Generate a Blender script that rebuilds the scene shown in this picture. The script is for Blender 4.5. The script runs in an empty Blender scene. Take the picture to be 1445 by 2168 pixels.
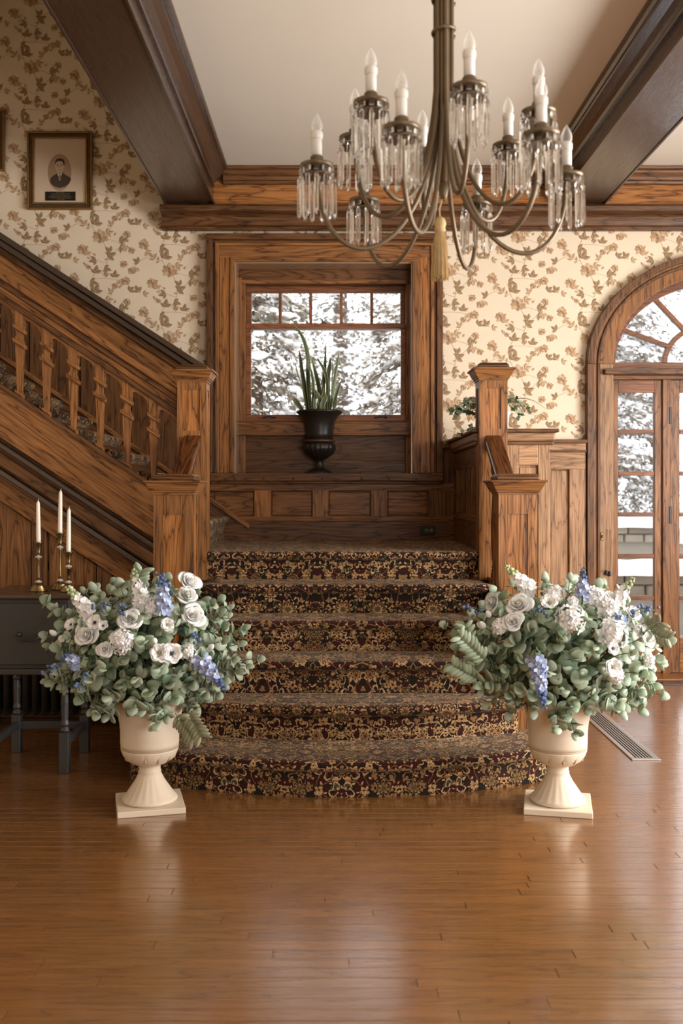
import bpy, bmesh, math, random
from mathutils import Vector, Matrix, noise as mnoise
R = math.radians
rnd = random.Random(7)
SC = bpy.context.scene
COL = SC.collection

# ---------------------------------------------------------------- camera
F = 2108.0            # focal length in pixels of the 1445x2168 frame (35 mm)
H = 1.386             # eye height
CX, CY = 713.0, 1040.0
cam_d = bpy.data.cameras.new('camera'); cam = bpy.data.objects.new('camera', cam_d); COL.objects.link(cam)
cam.location = (0, 0, H); cam.rotation_euler = (R(90), 0, 0)
cam_d.sensor_fit = 'VERTICAL'; cam_d.sensor_height = 36.0; cam_d.lens = F / 2168 * 36.0
cam_d.shift_x = (722.5 - CX) / 2168; cam_d.shift_y = -(1084 - CY) / 2168
cam_d.clip_start = 0.05; cam_d.clip_end = 200
cam_d.dof.use_dof = True; cam_d.dof.focus_distance = 5.2; cam_d.dof.aperture_fstop = 2.8
SC.camera = cam

# ---------------------------------------------------------------- sky, lamps, exposure
wd = bpy.data.worlds.new('overcast_sky'); SC.world = wd; wd.use_nodes = True
bg = wd.node_tree.nodes['Background']
bg.inputs[0].default_value = (0.93, 0.96, 1.0, 1); bg.inputs[1].default_value = 3.7

def area(name, loc, rot, sx, sy, power, col):
    l = bpy.data.lights.new(name, 'AREA'); l.shape = 'RECTANGLE'; l.size = sx; l.size_y = sy
    l.energy = power; l.color = col
    o = bpy.data.objects.new(name, l); COL.objects.link(o); o.location = loc; o.rotation_euler = rot
    return o
# lamps added for assumed, unbuilt windows, behind and to the right of the camera
area('assumed_rear_light', (2.7, -2.85, 1.6), (R(90), 0, 0), 2.6, 1.9, 112, (1.0, 0.985, 0.97))
area('assumed_right_light', (4.5, 3.4, 1.7), (0, R(90), 0), 2.0, 3.6, 385, (1.0, 0.985, 0.97))
SC.view_settings.view_transform = 'Standard'
SC.view_settings.look = 'None'
SC.view_settings.gamma = 1.0
SC.view_settings.use_curve_mapping = False
SC.view_settings.exposure = 0.25
SC.cycles.use_denoising = True
SC.cycles.max_bounces = 10
SC.cycles.transparent_max_bounces = 24
SC.cycles.caustics_reflective = False
SC.cycles.caustics_refractive = False

# ---------------------------------------------------------------- helpers
def W(px, py, y):
    return ((px - CX) * y / F, y, H - (py - CY) * y / F)
def WX(px, y): return (px - CX) * y / F
def WZ(py, y): return H - (py - CY) * y / F

class MB:
    def __init__(s): s.v = []; s.f = []; s.m = []; s.uv = None
    def add(s, vs, fs, mi=0):
        b = len(s.v); s.v += [tuple(q) for q in vs]
        for f in fs: s.f.append(tuple(b + i for i in f)); s.m.append(mi)
        return s
    def box(s, x0, x1, y0, y1, z0, z1, mi=0):
        v = [(x, y, z) for z in (z0, z1) for y in (y0, y1) for x in (x0, x1)]
        return s.add(v, [(0, 2, 3, 1), (4, 5, 7, 6), (0, 1, 5, 4), (2, 6, 7, 3), (0, 4, 6, 2), (1, 3, 7, 5)], mi)
    def prism(s, poly, y0, y1, mi=0, plane='XZ'):
        n = len(poly)
        mk = {'XZ': lambda a, b, t: (a, t, b), 'YZ': lambda a, b, t: (t, a, b), 'XY': lambda a, b, t: (a, b, t)}[plane]
        v = [mk(a, b, y0) for a, b in poly] + [mk(a, b, y1) for a, b in poly]
        fs = [tuple(range(n)), tuple(range(2 * n - 1, n - 1, -1))] + [(i, n + i, n + (i + 1) % n, (i + 1) % n) for i in range(n)]
        return s.add(v, fs, mi)
    def lathe(s, prof, c=(0, 0, 0), n=24, mi=0, flute=None):
        v = []; fs = []
        for r, z in prof:
            for i in range(n):
                a = 2 * math.pi * i / n
                k = r * (flute(a, z) if flute else 1)
                v.append((c[0] + k * math.cos(a), c[1] + k * math.sin(a), c[2] + z))
        for j in range(len(prof) - 1):
            for i in range(n):
                i2 = (i + 1) % n
                fs.append((j * n + i, j * n + i2, (j + 1) * n + i2, (j + 1) * n + i))
        fs.append(tuple(range(n - 1, -1, -1))); fs.append(tuple((len(prof) - 1) * n + i for i in range(n)))
        return s.add(v, fs, mi)
    def tube(s, pts, rad, n=8, mi=0):
        pts = [Vector(p) for p in pts]; m = len(pts)
        rs = rad if isinstance(rad, (list, tuple)) else [rad] * m
        v = []; fs = []; up = None
        for i, p in enumerate(pts):
            t = (pts[min(i + 1, m - 1)] - pts[max(i - 1, 0)])
            if t.length < 1e-9: t = Vector((0, 0, 1))
            t.normalize()
            if up is None: up = t.orthogonal().normalized()
            else:
                up = up - t * up.dot(t)
                up = up.normalized() if up.length > 1e-6 else t.orthogonal().normalized()
            w = t.cross(up)
            for k in range(n):
                a = 2 * math.pi * k / n
                v.append(p + (up * math.cos(a) + w * math.sin(a)) * rs[i])
        for i in range(m - 1):
            for k in range(n):
                k2 = (k + 1) % n
                fs.append((i * n + k, i * n + k2, (i + 1) * n + k2, (i + 1) * n + k))
        fs.append(tuple(range(n - 1, -1, -1))); fs.append(tuple((m - 1) * n + k for k in range(n)))
        return s.add(v, fs, mi)
    def sweep(s, prof, pts_fn, mi=0):
        pass
    def grid(s, rows, mi=0):
        n = len(rows[0]); v = [q for r in rows for q in r]; fs = []
        for j in range(len(rows) - 1):
            for i in range(n - 1):
                fs.append((j * n + i, j * n + i + 1, (j + 1) * n + i + 1, (j + 1) * n + i))
        return s.add(v, fs, mi)
    def ball(s, c, r, n=8, m=5, mi=0, sz=1.0):
        prof = [(r * math.sin(math.pi * (j + .02) / (m + .04)), -r * sz * math.cos(math.pi * (j + .02) / (m + .04))) for j in range(m + 1)]
        return s.lathe(prof, c, n, mi)
    def mesh(s, name, mats, smooth=False):
        me = bpy.data.meshes.new(name); me.from_pydata(s.v, [], s.f)
        for m in (mats if isinstance(mats, (list, tuple)) else [mats]): me.materials.append(m)
        if any(s.m): me.polygons.foreach_set('material_index', s.m)
        if s.uv:
            l = me.uv_layers.new(name='UVMap')
            for lp in me.loops: l.data[lp.index].uv = s.uv[lp.vertex_index]
        if smooth: me.polygons.foreach_set('use_smooth', [True] * len(me.polygons))
        me.validate()
        bm = bmesh.new(); bm.from_mesh(me); bmesh.ops.recalc_face_normals(bm, faces=bm.faces); bm.to_mesh(me); bm.free()
        me.update()
        return me
    def build(s, name, mats, parent=None, smooth=False, bevel=0, seg=2, **k):
        o = bpy.data.objects.new(name, s.mesh(name, mats, smooth)); COL.objects.link(o)
        attach(o, parent)
        if bevel:
            b = o.modifiers.new('bevel', 'BEVEL'); b.width = bevel; b.segments = seg; b.limit_method = 'ANGLE'; b.angle_limit = R(40)
            b.harden_normals = False
        tag(o, **k)
        return o
WLOC = {}
def attach(o, parent, loc=(0, 0, 0)):
    """Parent o so that its origin stands at world loc (no parent is ever rotated, but for copied pieces)."""
    WLOC[o.name] = Vector(loc)
    if parent is not None:
        o.parent = parent
        o.location = Vector(loc) - WLOC[parent.name]
    else:
        o.location = loc
def tag(o, label=None, cat=None, group=None, kind=None):
    if label: o['label'] = label
    if cat: o['category'] = cat
    if group: o['group'] = group
    if kind: o['kind'] = kind
    return o
def thing(name, loc, label, cat, group=None, kind=None):
    o = bpy.data.objects.new(name, None); COL.objects.link(o); o.empty_display_size = .1
    attach(o, None, loc); tag(o, label, cat, group, kind)
    return o
def inst(name, me, parent, M):
    """A piece that shares its mesh, placed by the world matrix M."""
    o = bpy.data.objects.new(name, me); COL.objects.link(o)
    o.parent = parent
    o.matrix_local = Matrix.Translation(-WLOC[parent.name]) @ M
    WLOC[o.name] = M.translation.copy()
    return o

# ---------------------------------------------------------------- materials
MATS = {}
def newmat(name):
    m = bpy.data.materials.new(name); m.use_nodes = True
    nt = m.node_tree; return m, nt, nt.nodes['Principled BSDF'], nt.nodes, nt.links
def plain(name, col, rough=.5, metal=0, var=0.0, nscale=8, bump=0, spec=.5, coat=0, objvar=0.0, sub=0, bscale=None, trans=0):
    if name in MATS: return MATS[name]
    m, nt, b, N, L = newmat(name)
    b.inputs['Roughness'].default_value = rough; b.inputs['Metallic'].default_value = metal
    b.inputs['Specular IOR Level'].default_value = spec
    b.inputs['Coat Weight'].default_value = coat; b.inputs['Coat Roughness'].default_value = .12
    tc = N.new('ShaderNodeTexCoord')
    nz = N.new('ShaderNodeTexNoise'); nz.inputs['Scale'].default_value = nscale; nz.inputs['Detail'].default_value = 5
    L.new(tc.outputs['Object'], nz.inputs['Vector'])
    mr = N.new('ShaderNodeMapRange'); mr.inputs[3].default_value = 1 - var; mr.inputs[4].default_value = 1 + var
    L.new(nz.outputs[0], mr.inputs[0])
    hs = N.new('ShaderNodeHueSaturation'); hs.inputs['Color'].default_value = (*col, 1)
    L.new(mr.outputs[0], hs.inputs['Value'])
    out = hs.outputs[0]
    if objvar:
        oi = N.new('ShaderNodeObjectInfo'); m2 = N.new('ShaderNodeMapRange'); m2.inputs[3].default_value = 1 - objvar; m2.inputs[4].default_value = 1 + objvar
        L.new(oi.outputs['Random'], m2.inputs[0])
        h2 = N.new('ShaderNodeHueSaturation'); L.new(out, h2.inputs['Color']); L.new(m2.outputs[0], h2.inputs['Value']); out = h2.outputs[0]
    L.new(out, b.inputs['Base Color'])
    if sub: b.inputs['Subsurface Weight'].default_value = sub; b.inputs['Subsurface Radius'].default_value = (.02, .02, .02)
    if bump:
        n2 = N.new('ShaderNodeTexNoise'); n2.inputs['Scale'].default_value = bscale or nscale * 6; n2.inputs['Detail'].default_value = 4
        L.new(tc.outputs['Object'], n2.inputs['Vector'])
        bp = N.new('ShaderNodeBump'); bp.inputs['Strength'].default_value = bump; bp.inputs['Distance'].default_value = .004
        L.new(n2.outputs[0], bp.inputs['Height']); L.new(bp.outputs[0], b.inputs['Normal'])
    MATS[name] = m
    return m

def oak(axis='X', tone='oak', rot=None):
    """Oak with cathedral grain along the given axis: contour lines of a stretched noise, plus pores."""
    key = 'oak_%s_%s' % (tone, axis)
    if key in MATS: return MATS[key]
    tones = {  # light, mid, dark, roughness, grain strength
        'oak':   ((.33, .142, .046), (.235, .096, .029), (.050, .019, .007), .38, .85),
        'pale':  ((.45, .26, .135), (.37, .205, .10), (.14, .068, .032), .42, .75),  # same oak, with the glare on the right side put into its colour
        'brown': ((.19, .083, .030), (.130, .054, .019), (.032, .013, .006), .38, .85),
        'gold':  ((.43, .180, .052), (.33, .128, .034), (.065, .022, .007), .36, .85),
        'dark':  ((.062, .034, .020), (.050, .027, .016), (.030, .016, .010), .27, .35),
        'rail':  ((.17, .060, .021), (.105, .035, .012), (.014, .006, .003), .16, 1.0),
        'floor': ((.265, .116, .034), (.215, .090, .025), (.115, .046, .013), .26, .5),
        'reddish': ((.30, .120, .050), (.22, .082, .034), (.08, .028, .012), .36, .6),
    }
    lt, md, dk, ro, gs = tones[tone]
    m, nt, b, N, L = newmat(key)
    tc = N.new('ShaderNodeTexCoord'); oi = N.new('ShaderNodeObjectInfo')
    mp = N.new('ShaderNodeMapping')
    e = {'X': (0, 0, 0), 'Y': (0, 0, R(90)), 'Z': (0, R(90), 0), 'S': (0, R(-33.4), 0), 'R': (R(-30), 0, R(90))}[axis]
    mp.inputs['Rotation'].default_value = e
    L.new(tc.outputs['Object'], mp.inputs['Vector'])
    off = N.new('ShaderNodeVectorMath'); off.operation = 'SCALE'; off.inputs[0].default_value = (11.3, 17.1, 7.7)
    L.new(oi.outputs['Random'], off.inputs['Scale'])
    ad = N.new('ShaderNodeVectorMath'); L.new(mp.outputs[0], ad.inputs[0]); L.new(off.outputs[0], ad.inputs[1])
    s1 = N.new('ShaderNodeVectorMath'); s1.operation = 'MULTIPLY'; s1.inputs[1].default_value = (.75, 6.0, 6.0)
    if axis == 'R': s1.inputs[1].default_value = (.75, 6.0, 6.0)
    L.new(ad.outputs[0], s1.inputs[0])
    n1 = N.new('ShaderNodeTexNoise'); n1.inputs['Scale'].default_value = 1.0; n1.inputs['Detail'].default_value = 4; n1.inputs['Roughness'].default_value = .46
    L.new(s1.outputs[0], n1.inputs['Vector'])
    mu = N.new('ShaderNodeMath'); mu.operation = 'MULTIPLY'; mu.inputs[1].default_value = 14.0; L.new(n1.outputs[0], mu.inputs[0])
    fr = N.new('ShaderNodeMath'); fr.operation = 'FRACT'; L.new(mu.outputs[0], fr.inputs[0])
    rp = N.new('ShaderNodeValToRGB'); cr = rp.color_ramp
    cr.elements[0].position = 0.0; cr.elements[0].color = (*dk, 1)
    cr.elements[1].position = 1.0; cr.elements[1].color = (*dk, 1)
    for p, c in ((.10, md), (.45, lt), (.90, md)):
        q = cr.elements.new(p); q.color = (*c, 1)
    L.new(fr.outputs[0], rp.inputs[0])
    # pores: fine streaks
    s2 = N.new('ShaderNodeVectorMath'); s2.operation = 'MULTIPLY'; s2.inputs[1].default_value = (4.5, 230, 230); L.new(ad.outputs[0], s2.inputs[0])
    n2 = N.new('ShaderNodeTexNoise'); n2.inputs['Scale'].default_value = 1.0; n2.inputs['Detail'].default_value = 3; L.new(s2.outputs[0], n2.inputs['Vector'])
    pr = N.new('ShaderNodeMapRange'); pr.inputs[1].default_value = .34; pr.inputs[2].default_value = .56; pr.inputs[3].default_value = {'floor': .74, 'dark': .88}.get(tone, .50); pr.inputs[4].default_value = 1.05
    L.new(n2.outputs[0], pr.inputs[0])
    # broad tone drift, and one tone per board
    n3 = N.new('ShaderNodeTexNoise'); n3.inputs['Scale'].default_value = 2.2; n3.inputs['Detail'].default_value = 2; L.new(ad.outputs[0], n3.inputs['Vector'])
    tr = N.new('ShaderNodeMapRange'); tr.inputs[3].default_value = .9 if tone in ('floor', 'dark') else .74; tr.inputs[4].default_value = 1.1 if tone in ('floor', 'dark') else 1.28; L.new(n3.outputs[0], tr.inputs[0])
    orr = N.new('ShaderNodeMapRange'); orr.inputs[3].default_value = .92 if tone == 'floor' else .84; orr.inputs[4].default_value = 1.08 if tone == 'floor' else 1.14; L.new(oi.outputs['Random'], orr.inputs[0])
    m1 = N.new('ShaderNodeMath'); m1.operation = 'MULTIPLY'; L.new(pr.outputs[0], m1.inputs[0]); L.new(tr.outputs[0], m1.inputs[1])
    m2 = N.new('ShaderNodeMath'); m2.operation = 'MULTIPLY'; L.new(m1.outputs[0], m2.inputs[0]); L.new(orr.outputs[0], m2.inputs[1])
    flat = N.new('ShaderNodeMix'); flat.data_type = 'RGBA'; flat.inputs[0].default_value = gs
    flat.inputs[6].default_value = (*md, 1); L.new(rp.outputs[0], flat.inputs[7])
    hs = N.new('ShaderNodeHueSaturation'); L.new(flat.outputs[2], hs.inputs['Color']); L.new(m2.outputs[0], hs.inputs['Value'])
    L.new(hs.outputs[0], b.inputs['Base Color'])
    rr = N.new('ShaderNodeMapRange'); rr.inputs[3].default_value = ro + .16; rr.inputs[4].default_value = ro - .04; L.new(pr.outputs[0], rr.inputs[0])
    if tone == 'floor': b.inputs['Coat Weight'].default_value = 1.0; b.inputs['Coat Roughness'].default_value = .17; b.inputs['Coat IOR'].default_value = 1.62
    b.inputs['Specular IOR Level'].default_value = {'floor': .5, 'rail': .5, 'dark': .85}.get(tone, .32)
    rr.inputs[1].default_value = .42; rr.inputs[2].default_value = 1.06
    L.new(rr.outputs[0], b.inputs['Roughness'])
    bp = N.new('ShaderNodeBump'); bp.inputs['Strength'].default_value = {'floor': .05, 'dark': .02}.get(tone, .22); bp.inputs['Distance'].default_value = .002
    L.new(m1.outputs[0], bp.inputs['Height']); L.new(bp.outputs[0], b.inputs['Normal'])
    MATS[key] = m
    return m

def glass_mat(name='pane_glass', tint=(1, 1, 1)):
    """Thin clear pane: transparent, with a Fresnel sheen."""
    if name in MATS: return MATS[name]
    m, nt, b, N, L = newmat(name); N.remove(b)
    t = N.new('ShaderNodeBsdfTransparent'); t.inputs[0].default_value = (*tint, 1)
    g = N.new('ShaderNodeBsdfGlossy'); g.inputs['Roughness'].default_value = .02
    fz = N.new('ShaderNodeFresnel'); fz.inputs[0].default_value = 1.45
    mx = N.new('ShaderNodeMixShader'); L.new(fz.outputs[0], mx.inputs[0]); L.new(t.outputs[0], mx.inputs[1]); L.new(g.outputs[0], mx.inputs[2])
    L.new(mx.outputs[0], N['Material Output'].inputs[0])
    MATS[name] = m
    return m
def crystal_mat():
    if 'crystal' in MATS: return MATS['crystal']
    m, nt, b, N, L = newmat('crystal')
    b.inputs['Transmission Weight'].default_value = 1; b.inputs['Roughness'].default_value = .02; b.inputs['IOR'].default_value = 1.5
    b.inputs['Base Color'].default_value = (1, 1, .99, 1)
    t = N.new('ShaderNodeBsdfTransparent'); mx = N.new('ShaderNodeMixShader'); mx.inputs[0].default_value = .18
    L.new(b.outputs[0], mx.inputs[1]); L.new(t.outputs[0], mx.inputs[2]); L.new(mx.outputs[0], N['Material Output'].inputs[0])
    MATS['crystal'] = m
    return m

def carpet_mat(plush=False):
    """Axminster: burgundy ground with layers of five- to eight-petalled flowers, leaves and pale outlines, laid out in cells of the UV plane."""
    name = 'carpet'
    if name in MATS: return MATS[name]
    m, nt, b, N, L = newmat(name)
    uv = N.new('ShaderNodeTexCoord')
    def math_(op, a, bb=None, c=None):
        n = N.new('ShaderNodeMath'); n.operation = op
        for i, q in enumerate((a, bb, c)):
            if q is None: continue
            if isinstance(q, (int, float)): n.inputs[i].default_value = q
            else: L.new(q, n.inputs[i])
        return n.outputs[0]
    def vmath(op, a, bb):
        n = N.new('ShaderNodeVectorMath'); n.operation = op
        for i, q in enumerate((a, bb)):
            if isinstance(q, tuple): n.inputs[i].default_value = q
            elif isinstance(q, (int, float)): n.inputs['Scale'].default_value = q
            else: L.new(q, n.inputs[i])
        return n.outputs[0]
    P0 = uv.outputs['UV']
    nz = N.new('ShaderNodeTexNoise'); nz.inputs['Scale'].default_value = 40; nz.inputs['Detail'].default_value = 3; L.new(P0, nz.inputs['Vector'])
    wob = vmath('SCALE', vmath('SUBTRACT', nz.outputs[1], (.5, .5, .5)), .024)
    P = vmath('ADD', P0, wob)
    mirx = N.new('ShaderNodeSeparateXYZ'); L.new(P, mirx.inputs[0])
    pu = math_('PINGPONG', math_('ADD', mirx.outputs[0], 10.0), .26)      # mirrored repeat across the width
    cb = N.new('ShaderNodeCombineXYZ'); L.new(pu, cb.inputs[0]); L.new(mirx.outputs[1], cb.inputs[1])
    PM = cb.outputs[0]
    def layer(scale, seed, petals, rad, amp, dens):
        """returns (mask fill, mask outline, mask heart, random colour)"""
        pv = vmath('ADD', PM, (seed, seed * 1.7, 0))
        vo = N.new('ShaderNodeTexVoronoi'); vo.voronoi_dimensions = '2D'; vo.inputs['Scale'].default_value = scale; vo.inputs['Randomness'].default_value = .85
        L.new(pv, vo.inputs['Vector'])
        d = vmath('SUBTRACT', pv, vo.outputs['Position'])
        sp = N.new('ShaderNodeSeparateXYZ'); L.new(d, sp.inputs[0])
        rr = math_('MULTIPLY', vo.outputs['Distance'], 1.0)
        ang = math_('ARCTAN2', sp.outputs[1], sp.outputs[0])
        cs = N.new('ShaderNodeSeparateColor'); L.new(vo.outputs['Color'], cs.inputs[0])
        th = math_('MULTIPLY_ADD', ang, petals, math_('MULTIPLY', cs.outputs[0], 6.28))
        pet = math_('ABSOLUTE', math_('COSINE', math_('MULTIPLY', th, .5)))
        bound = math_('MULTIPLY', math_('MULTIPLY_ADD', pet, amp, rad), math_('MULTIPLY_ADD', cs.outputs[2], .5, .72))
        on = math_('LESS_THAN', cs.outputs[1], dens)
        fill = math_('MULTIPLY', math_('LESS_THAN', rr, bound), on)
        outl = math_('MULTIPLY', math_('LESS_THAN', math_('ABSOLUTE', math_('SUBTRACT', rr, bound)), .035), on)
        heart = math_('MULTIPLY', math_('LESS_THAN', rr, math_('MULTIPLY', bound, .3)), on)
        ring = math_('MULTIPLY', math_('LESS_THAN', math_('ABSOLUTE', math_('SUBTRACT', rr, math_('MULTIPLY', bound, .62))), .03), on)
        return fill, outl, heart, ring, cs.outputs[2]
    def mix(fac, a, bb):
        n = N.new('ShaderNodeMix'); n.data_type = 'RGBA'; L.new(fac, n.inputs[0])
        for i, q in ((6, a), (7, bb)):
            if isinstance(q, tuple): n.inputs[i].default_value = (*q, 1)
            else: L.new(q, n.inputs[i])
        return n.outputs[2]
    gn = N.new('ShaderNodeTexNoise'); gn.inputs['Scale'].default_value = 14; L.new(PM, gn.inputs['Vector'])
    gsel = math_('GREATER_THAN', gn.outputs[0], .53)
    c = mix(gsel, (.042, .0115, .010), (.017, .012, .009))
    tan1, tan2, gold, olive, ink, cream = (.40, .225, .098), (.26, .145, .060), (.52, .33, .165), (.075, .065, .030), (.012, .008, .006), (.50, .33, .17)
    # wandering stems: thin contour lines
    sn = N.new('ShaderNodeTexNoise'); sn.inputs['Scale'].default_value = 11; sn.inputs['Detail'].default_value = 0; L.new(PM, sn.inputs['Vector'])
    st = math_('LESS_THAN', math_('ABSOLUTE', math_('SUBTRACT', math_('FRACT', math_('MULTIPLY', sn.outputs[0], 4.0)), .5)), .045)
    c = mix(st, c, tan2)
    # leaves / small sprays
    f, o, h, r_, k = layer(22, 3.1, 3, .14, .26, .6)
    c = mix(f, c, mix(math_('GREATER_THAN', k, .5), olive, tan2)); c = mix(o, c, ink)
    # small flowers and berries
    f, o, h, r_, k = layer(19, 9.7, 5, .20, .24, .52)
    c = mix(f, c, mix(math_('GREATER_THAN', k, .45), tan2, tan1)); c = mix(o, c, ink); c = mix(h, c, ink)
    f, o, h, r_, k = layer(42, 5.3, 2, .10, .18, .38)
    c = mix(f, c, gold)
    # scrolls in outline only
    f, o, h, r_, k = layer(10, 13.3, 4, .14, .34, .4)
    c = mix(o, c, gold)
    # middle flowers
    f, o, h, r_, k = layer(9.5, 1.3, 7, .15, .24, .58)
    c = mix(f, c, mix(math_('GREATER_THAN', k, .5), tan1, tan2)); c = mix(r_, c, ink); c = mix(o, c, mix(math_('GREATER_THAN', k, .35), gold, ink)); c = mix(h, c, mix(math_('GREATER_THAN', k, .6), (.10, .02, .015), olive))
    # great palmettes
    f, o, h, r_, k = layer(4.8, 7.9, 11, .20, .13, .6)
    c = mix(f, c, mix(gsel, tan1, gold)); c = mix(r_, c, (.07, .03, .015)); c = mix(o, c, ink); c = mix(h, c, (.09, .07, .035))
    # pile
    pn = N.new('ShaderNodeTexNoise'); pn.inputs['Scale'].default_value = 420; pn.inputs['Detail'].default_value = 2; L.new(P0, pn.inputs['Vector'])
    pm = N.new('ShaderNodeMapRange'); pm.inputs[3].default_value = .62; pm.inputs[4].default_value = 1.3; L.new(pn.outputs[0], pm.inputs[0])
    hs = N.new('ShaderNodeHueSaturation'); L.new(c, hs.inputs['Color']); L.new(pm.outputs[0], hs.inputs['Value'])
    L.new(hs.outputs[0], b.inputs['Base Color'])
    b.inputs['Roughness'].default_value = .95; b.inputs['Specular IOR Level'].default_value = .1
    b.inputs['Sheen Weight'].default_value = .16; b.inputs['Sheen Roughness'].default_value = .45; b.inputs['Sheen Tint'].default_value = (1, .80, .60, 1)
    bp = N.new('ShaderNodeBump'); bp.inputs['Strength'].default_value = .5; bp.inputs['Distance'].default_value = .004
    L.new(pn.outputs[0], bp.inputs['Height']); L.new(bp.outputs[0], b.inputs['Normal'])
    MATS[name] = m
    return m
# ================================================================ THE ROOM
YB = 7.44                      # face of the back wall
CEIL = 3.74
K = F / YB                     # pixels per metre on the back wall
paper = plain('wallpaper_ground', (.78, .655, .49), rough=.75, var=.07, nscale=5)
plaster = plain('ceiling_plaster', (.78, .71, .60), rough=.8, var=.03, nscale=3)
wallpaint = plain('wall_paint', (.62, .50, .36), rough=.8, var=.03)
glass = glass_mat()
OX, OY, OZ, OS = oak('X'), oak('Y'), oak('Z'), oak('S')
BX, BZ, BS, BY = oak('X', 'brown'), oak('Z', 'brown'), oak('S', 'brown'), oak('Y', 'brown')
PX_, PZ_ = oak('X', 'pale'), oak('Z', 'pale')
GX, GZ = oak('X', 'gold'), oak('Z', 'gold')
DY, DX = oak('Y', 'dark'), oak('X', 'dark')
RX, RZ = oak('X', 'reddish'), oak('Z', 'reddish')
brass = plain('aged_brass', (.20, .135, .06), rough=.34, metal=1, var=.2, nscale=30)
iron = plain('black_iron', (.018, .016, .015), rough=.45, var=.2, nscale=20)

# ---- floor: single strips near the camera, the far ones joined
floor = MB().box(-5, 5, -3, 8.2, -.12, -.012).build('floor', plain('subfloor', (.03, .016, .009), rough=.9), kind='structure', label='glossy brown strip oak floor of the hall')
pw = .058
FX = oak('X', 'floor')
y = 1.62; row = 0; far = MB(); cache = {}
while y < 7.6:
    x = -3.0 - rnd.random() * 1.2
    lim = 3.2
    vis = .52 * y + .15
    while x < lim:
        ln = rnd.choice((.6, .9, 1.2, 1.5, 1.8))
        if y < 4.35 and x + ln > -vis and x < vis:
            if ln not in cache:
                cache[ln] = MB().box(0, ln - .0012, 0, pw - .0012, -.014, 0).mesh('plank_mesh_%d' % int(ln * 10), FX)
            o = bpy.data.objects.new('plank', cache[ln]); COL.objects.link(o); attach(o, floor, (x, y, rnd.uniform(-.0004, .0004)))
            b_ = o.modifiers.new('bevel', 'BEVEL'); b_.width = .0011; b_.segments = 1
        else:
            far.box(x, x + ln - .0012, y, y + pw - .0012, -.014, 0)
        x += ln
    y += pw
yy = -2.9
while yy < 1.62:
    far.box(-3, 3.2, yy, yy + pw - .0012, -.014, 0); yy += pw
for k in range(130):
    far.box(-5, -3.0, -3 + k * .085, -3 + k * .085 + .083, -.014, 0); far.box(3.2, 5, -3 + k * .085, -3 + k * .085 + .083, -.014, 0)
far.build('far_planks', FX, floor, kind='stuff')

# ---- back wall with the window and the arched door cut out
wx0, wx1, wz0, wz1 = WX(497, YB), WX(873, YB), 1.50, WZ(556, YB)
dcx, dcz = WX(1528, YB), WZ(772, YB)
da, db = 236 / K, 196 / K
dx0, dx1 = dcx - da, dcx + da
def ell(a, b, n, c=(dcx, dcz), t0=180, t1=0):
    return [(c[0] + a * math.cos(R(t0 + (t1 - t0) * i / n)), c[1] + b * math.sin(R(t0 + (t1 - t0) * i / n))) for i in range(n + 1)]
wb = MB(); T = .38
wb.box(-3.4, wx0, YB, YB + T, 0, 6.3); wb.box(wx0, wx1, YB, YB + T, 0, wz0); wb.box(wx0, wx1, YB, YB + T, wz1, 6.3)
wb.box(wx1, dx0, YB, YB + T, 0, 6.3); wb.box(dx1, 5, YB, YB + T, 0, 6.3)
e = ell(da, db, 24)
for (xa, za), (xb, zb) in zip(e, e[1:]):
    wb.prism([(xa, za), (xb, zb), (xb, 6.3), (xa, 6.3)], YB, YB + T)
wall_back = wb.build('wall_back', paper, kind='structure', label='back wall papered with brown flowers on cream')
MB().box(4.6, 4.8, -3.2, 8, 0, 3.9).build('wall_right', wallpaint, kind='structure', label='right wall of the hall, outside the frame')
MB().box(-3.6, -3.4, -3.2, 8, 0, 6.4).build('wall_left', paper, kind='structure', label='left wall of the stairwell')
MB().box(-3.4, 4.6, -3.2, -3.0, 0, 3.9).build('wall_rear', wallpaint, kind='structure', label='rear wall of the hall behind the viewer')
cb_ = MB(); cb_.box(-1.06, 4.8, -3.2, YB + .3, CEIL, CEIL + .14); cb_.box(-3.6, -1.06, -3.2, 3.9, CEIL, CEIL + .14)
ceiling = cb_.build('ceiling', plaster, kind='structure', label='plain cream plaster ceiling between dark beams')
MB().box(-3.6, -.9, 3.6, 8, 6.3, 6.4).box(-3.6, -1.1, 3.7, 3.85, CEIL + .12, 6.3).box(-1.2, -1.06, 3.7, YB, CEIL + .12, 6.3).build('ceiling_stairwell', plaster, kind='structure', label='upper ceiling of the open stairwell')

# ---- wallpaper print: vines, leaves and flowers, flat on the paper
pr_d = plain('print_dark', (.26, .172, .09), rough=.8); pr_m = plain('print_mid', (.40, .265, .145), rough=.8)
pr_l = plain('print_pale', (.62, .45, .28), rough=.8); pr_r = plain('print_rose', (.52, .30, .17), rough=.8)
PRM = [pr_d, pr_m, pr_l, pr_r]
motif = []          # (polygon, material, layer)
mr = random.Random(21)
def leaf2(x, y, a, ln, w, dark=0):
    c, s = math.cos(a), math.sin(a)
    T_ = lambda u, v: (x + u * c - v * s, y + u * s + v * c)
    st = [(0, 0), (.18, .32), (.42, .5), (.68, .36), (.86, .17), (1, 0)]
    up = [T_(u * ln, v * w) for u, v in st]; dn = [T_(u * ln, -v * w) for u, v in st]
    motif.append((up, dark, 2)); motif.append((dn[::-1], dark + 1, 2))
def stem2(pts, w):
    for (xa, ya), (xb, yb) in zip(pts, pts[1:]):
        l = math.hypot(xb - xa, yb - ya) or 1; nx, ny = -(yb - ya) / l * w, (xb - xa) / l * w
        motif.append(([(xa - nx, ya - ny), (xb - nx, yb - ny), (xb + nx, yb + ny), (xa + nx, ya + ny)], 1, 1))
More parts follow.
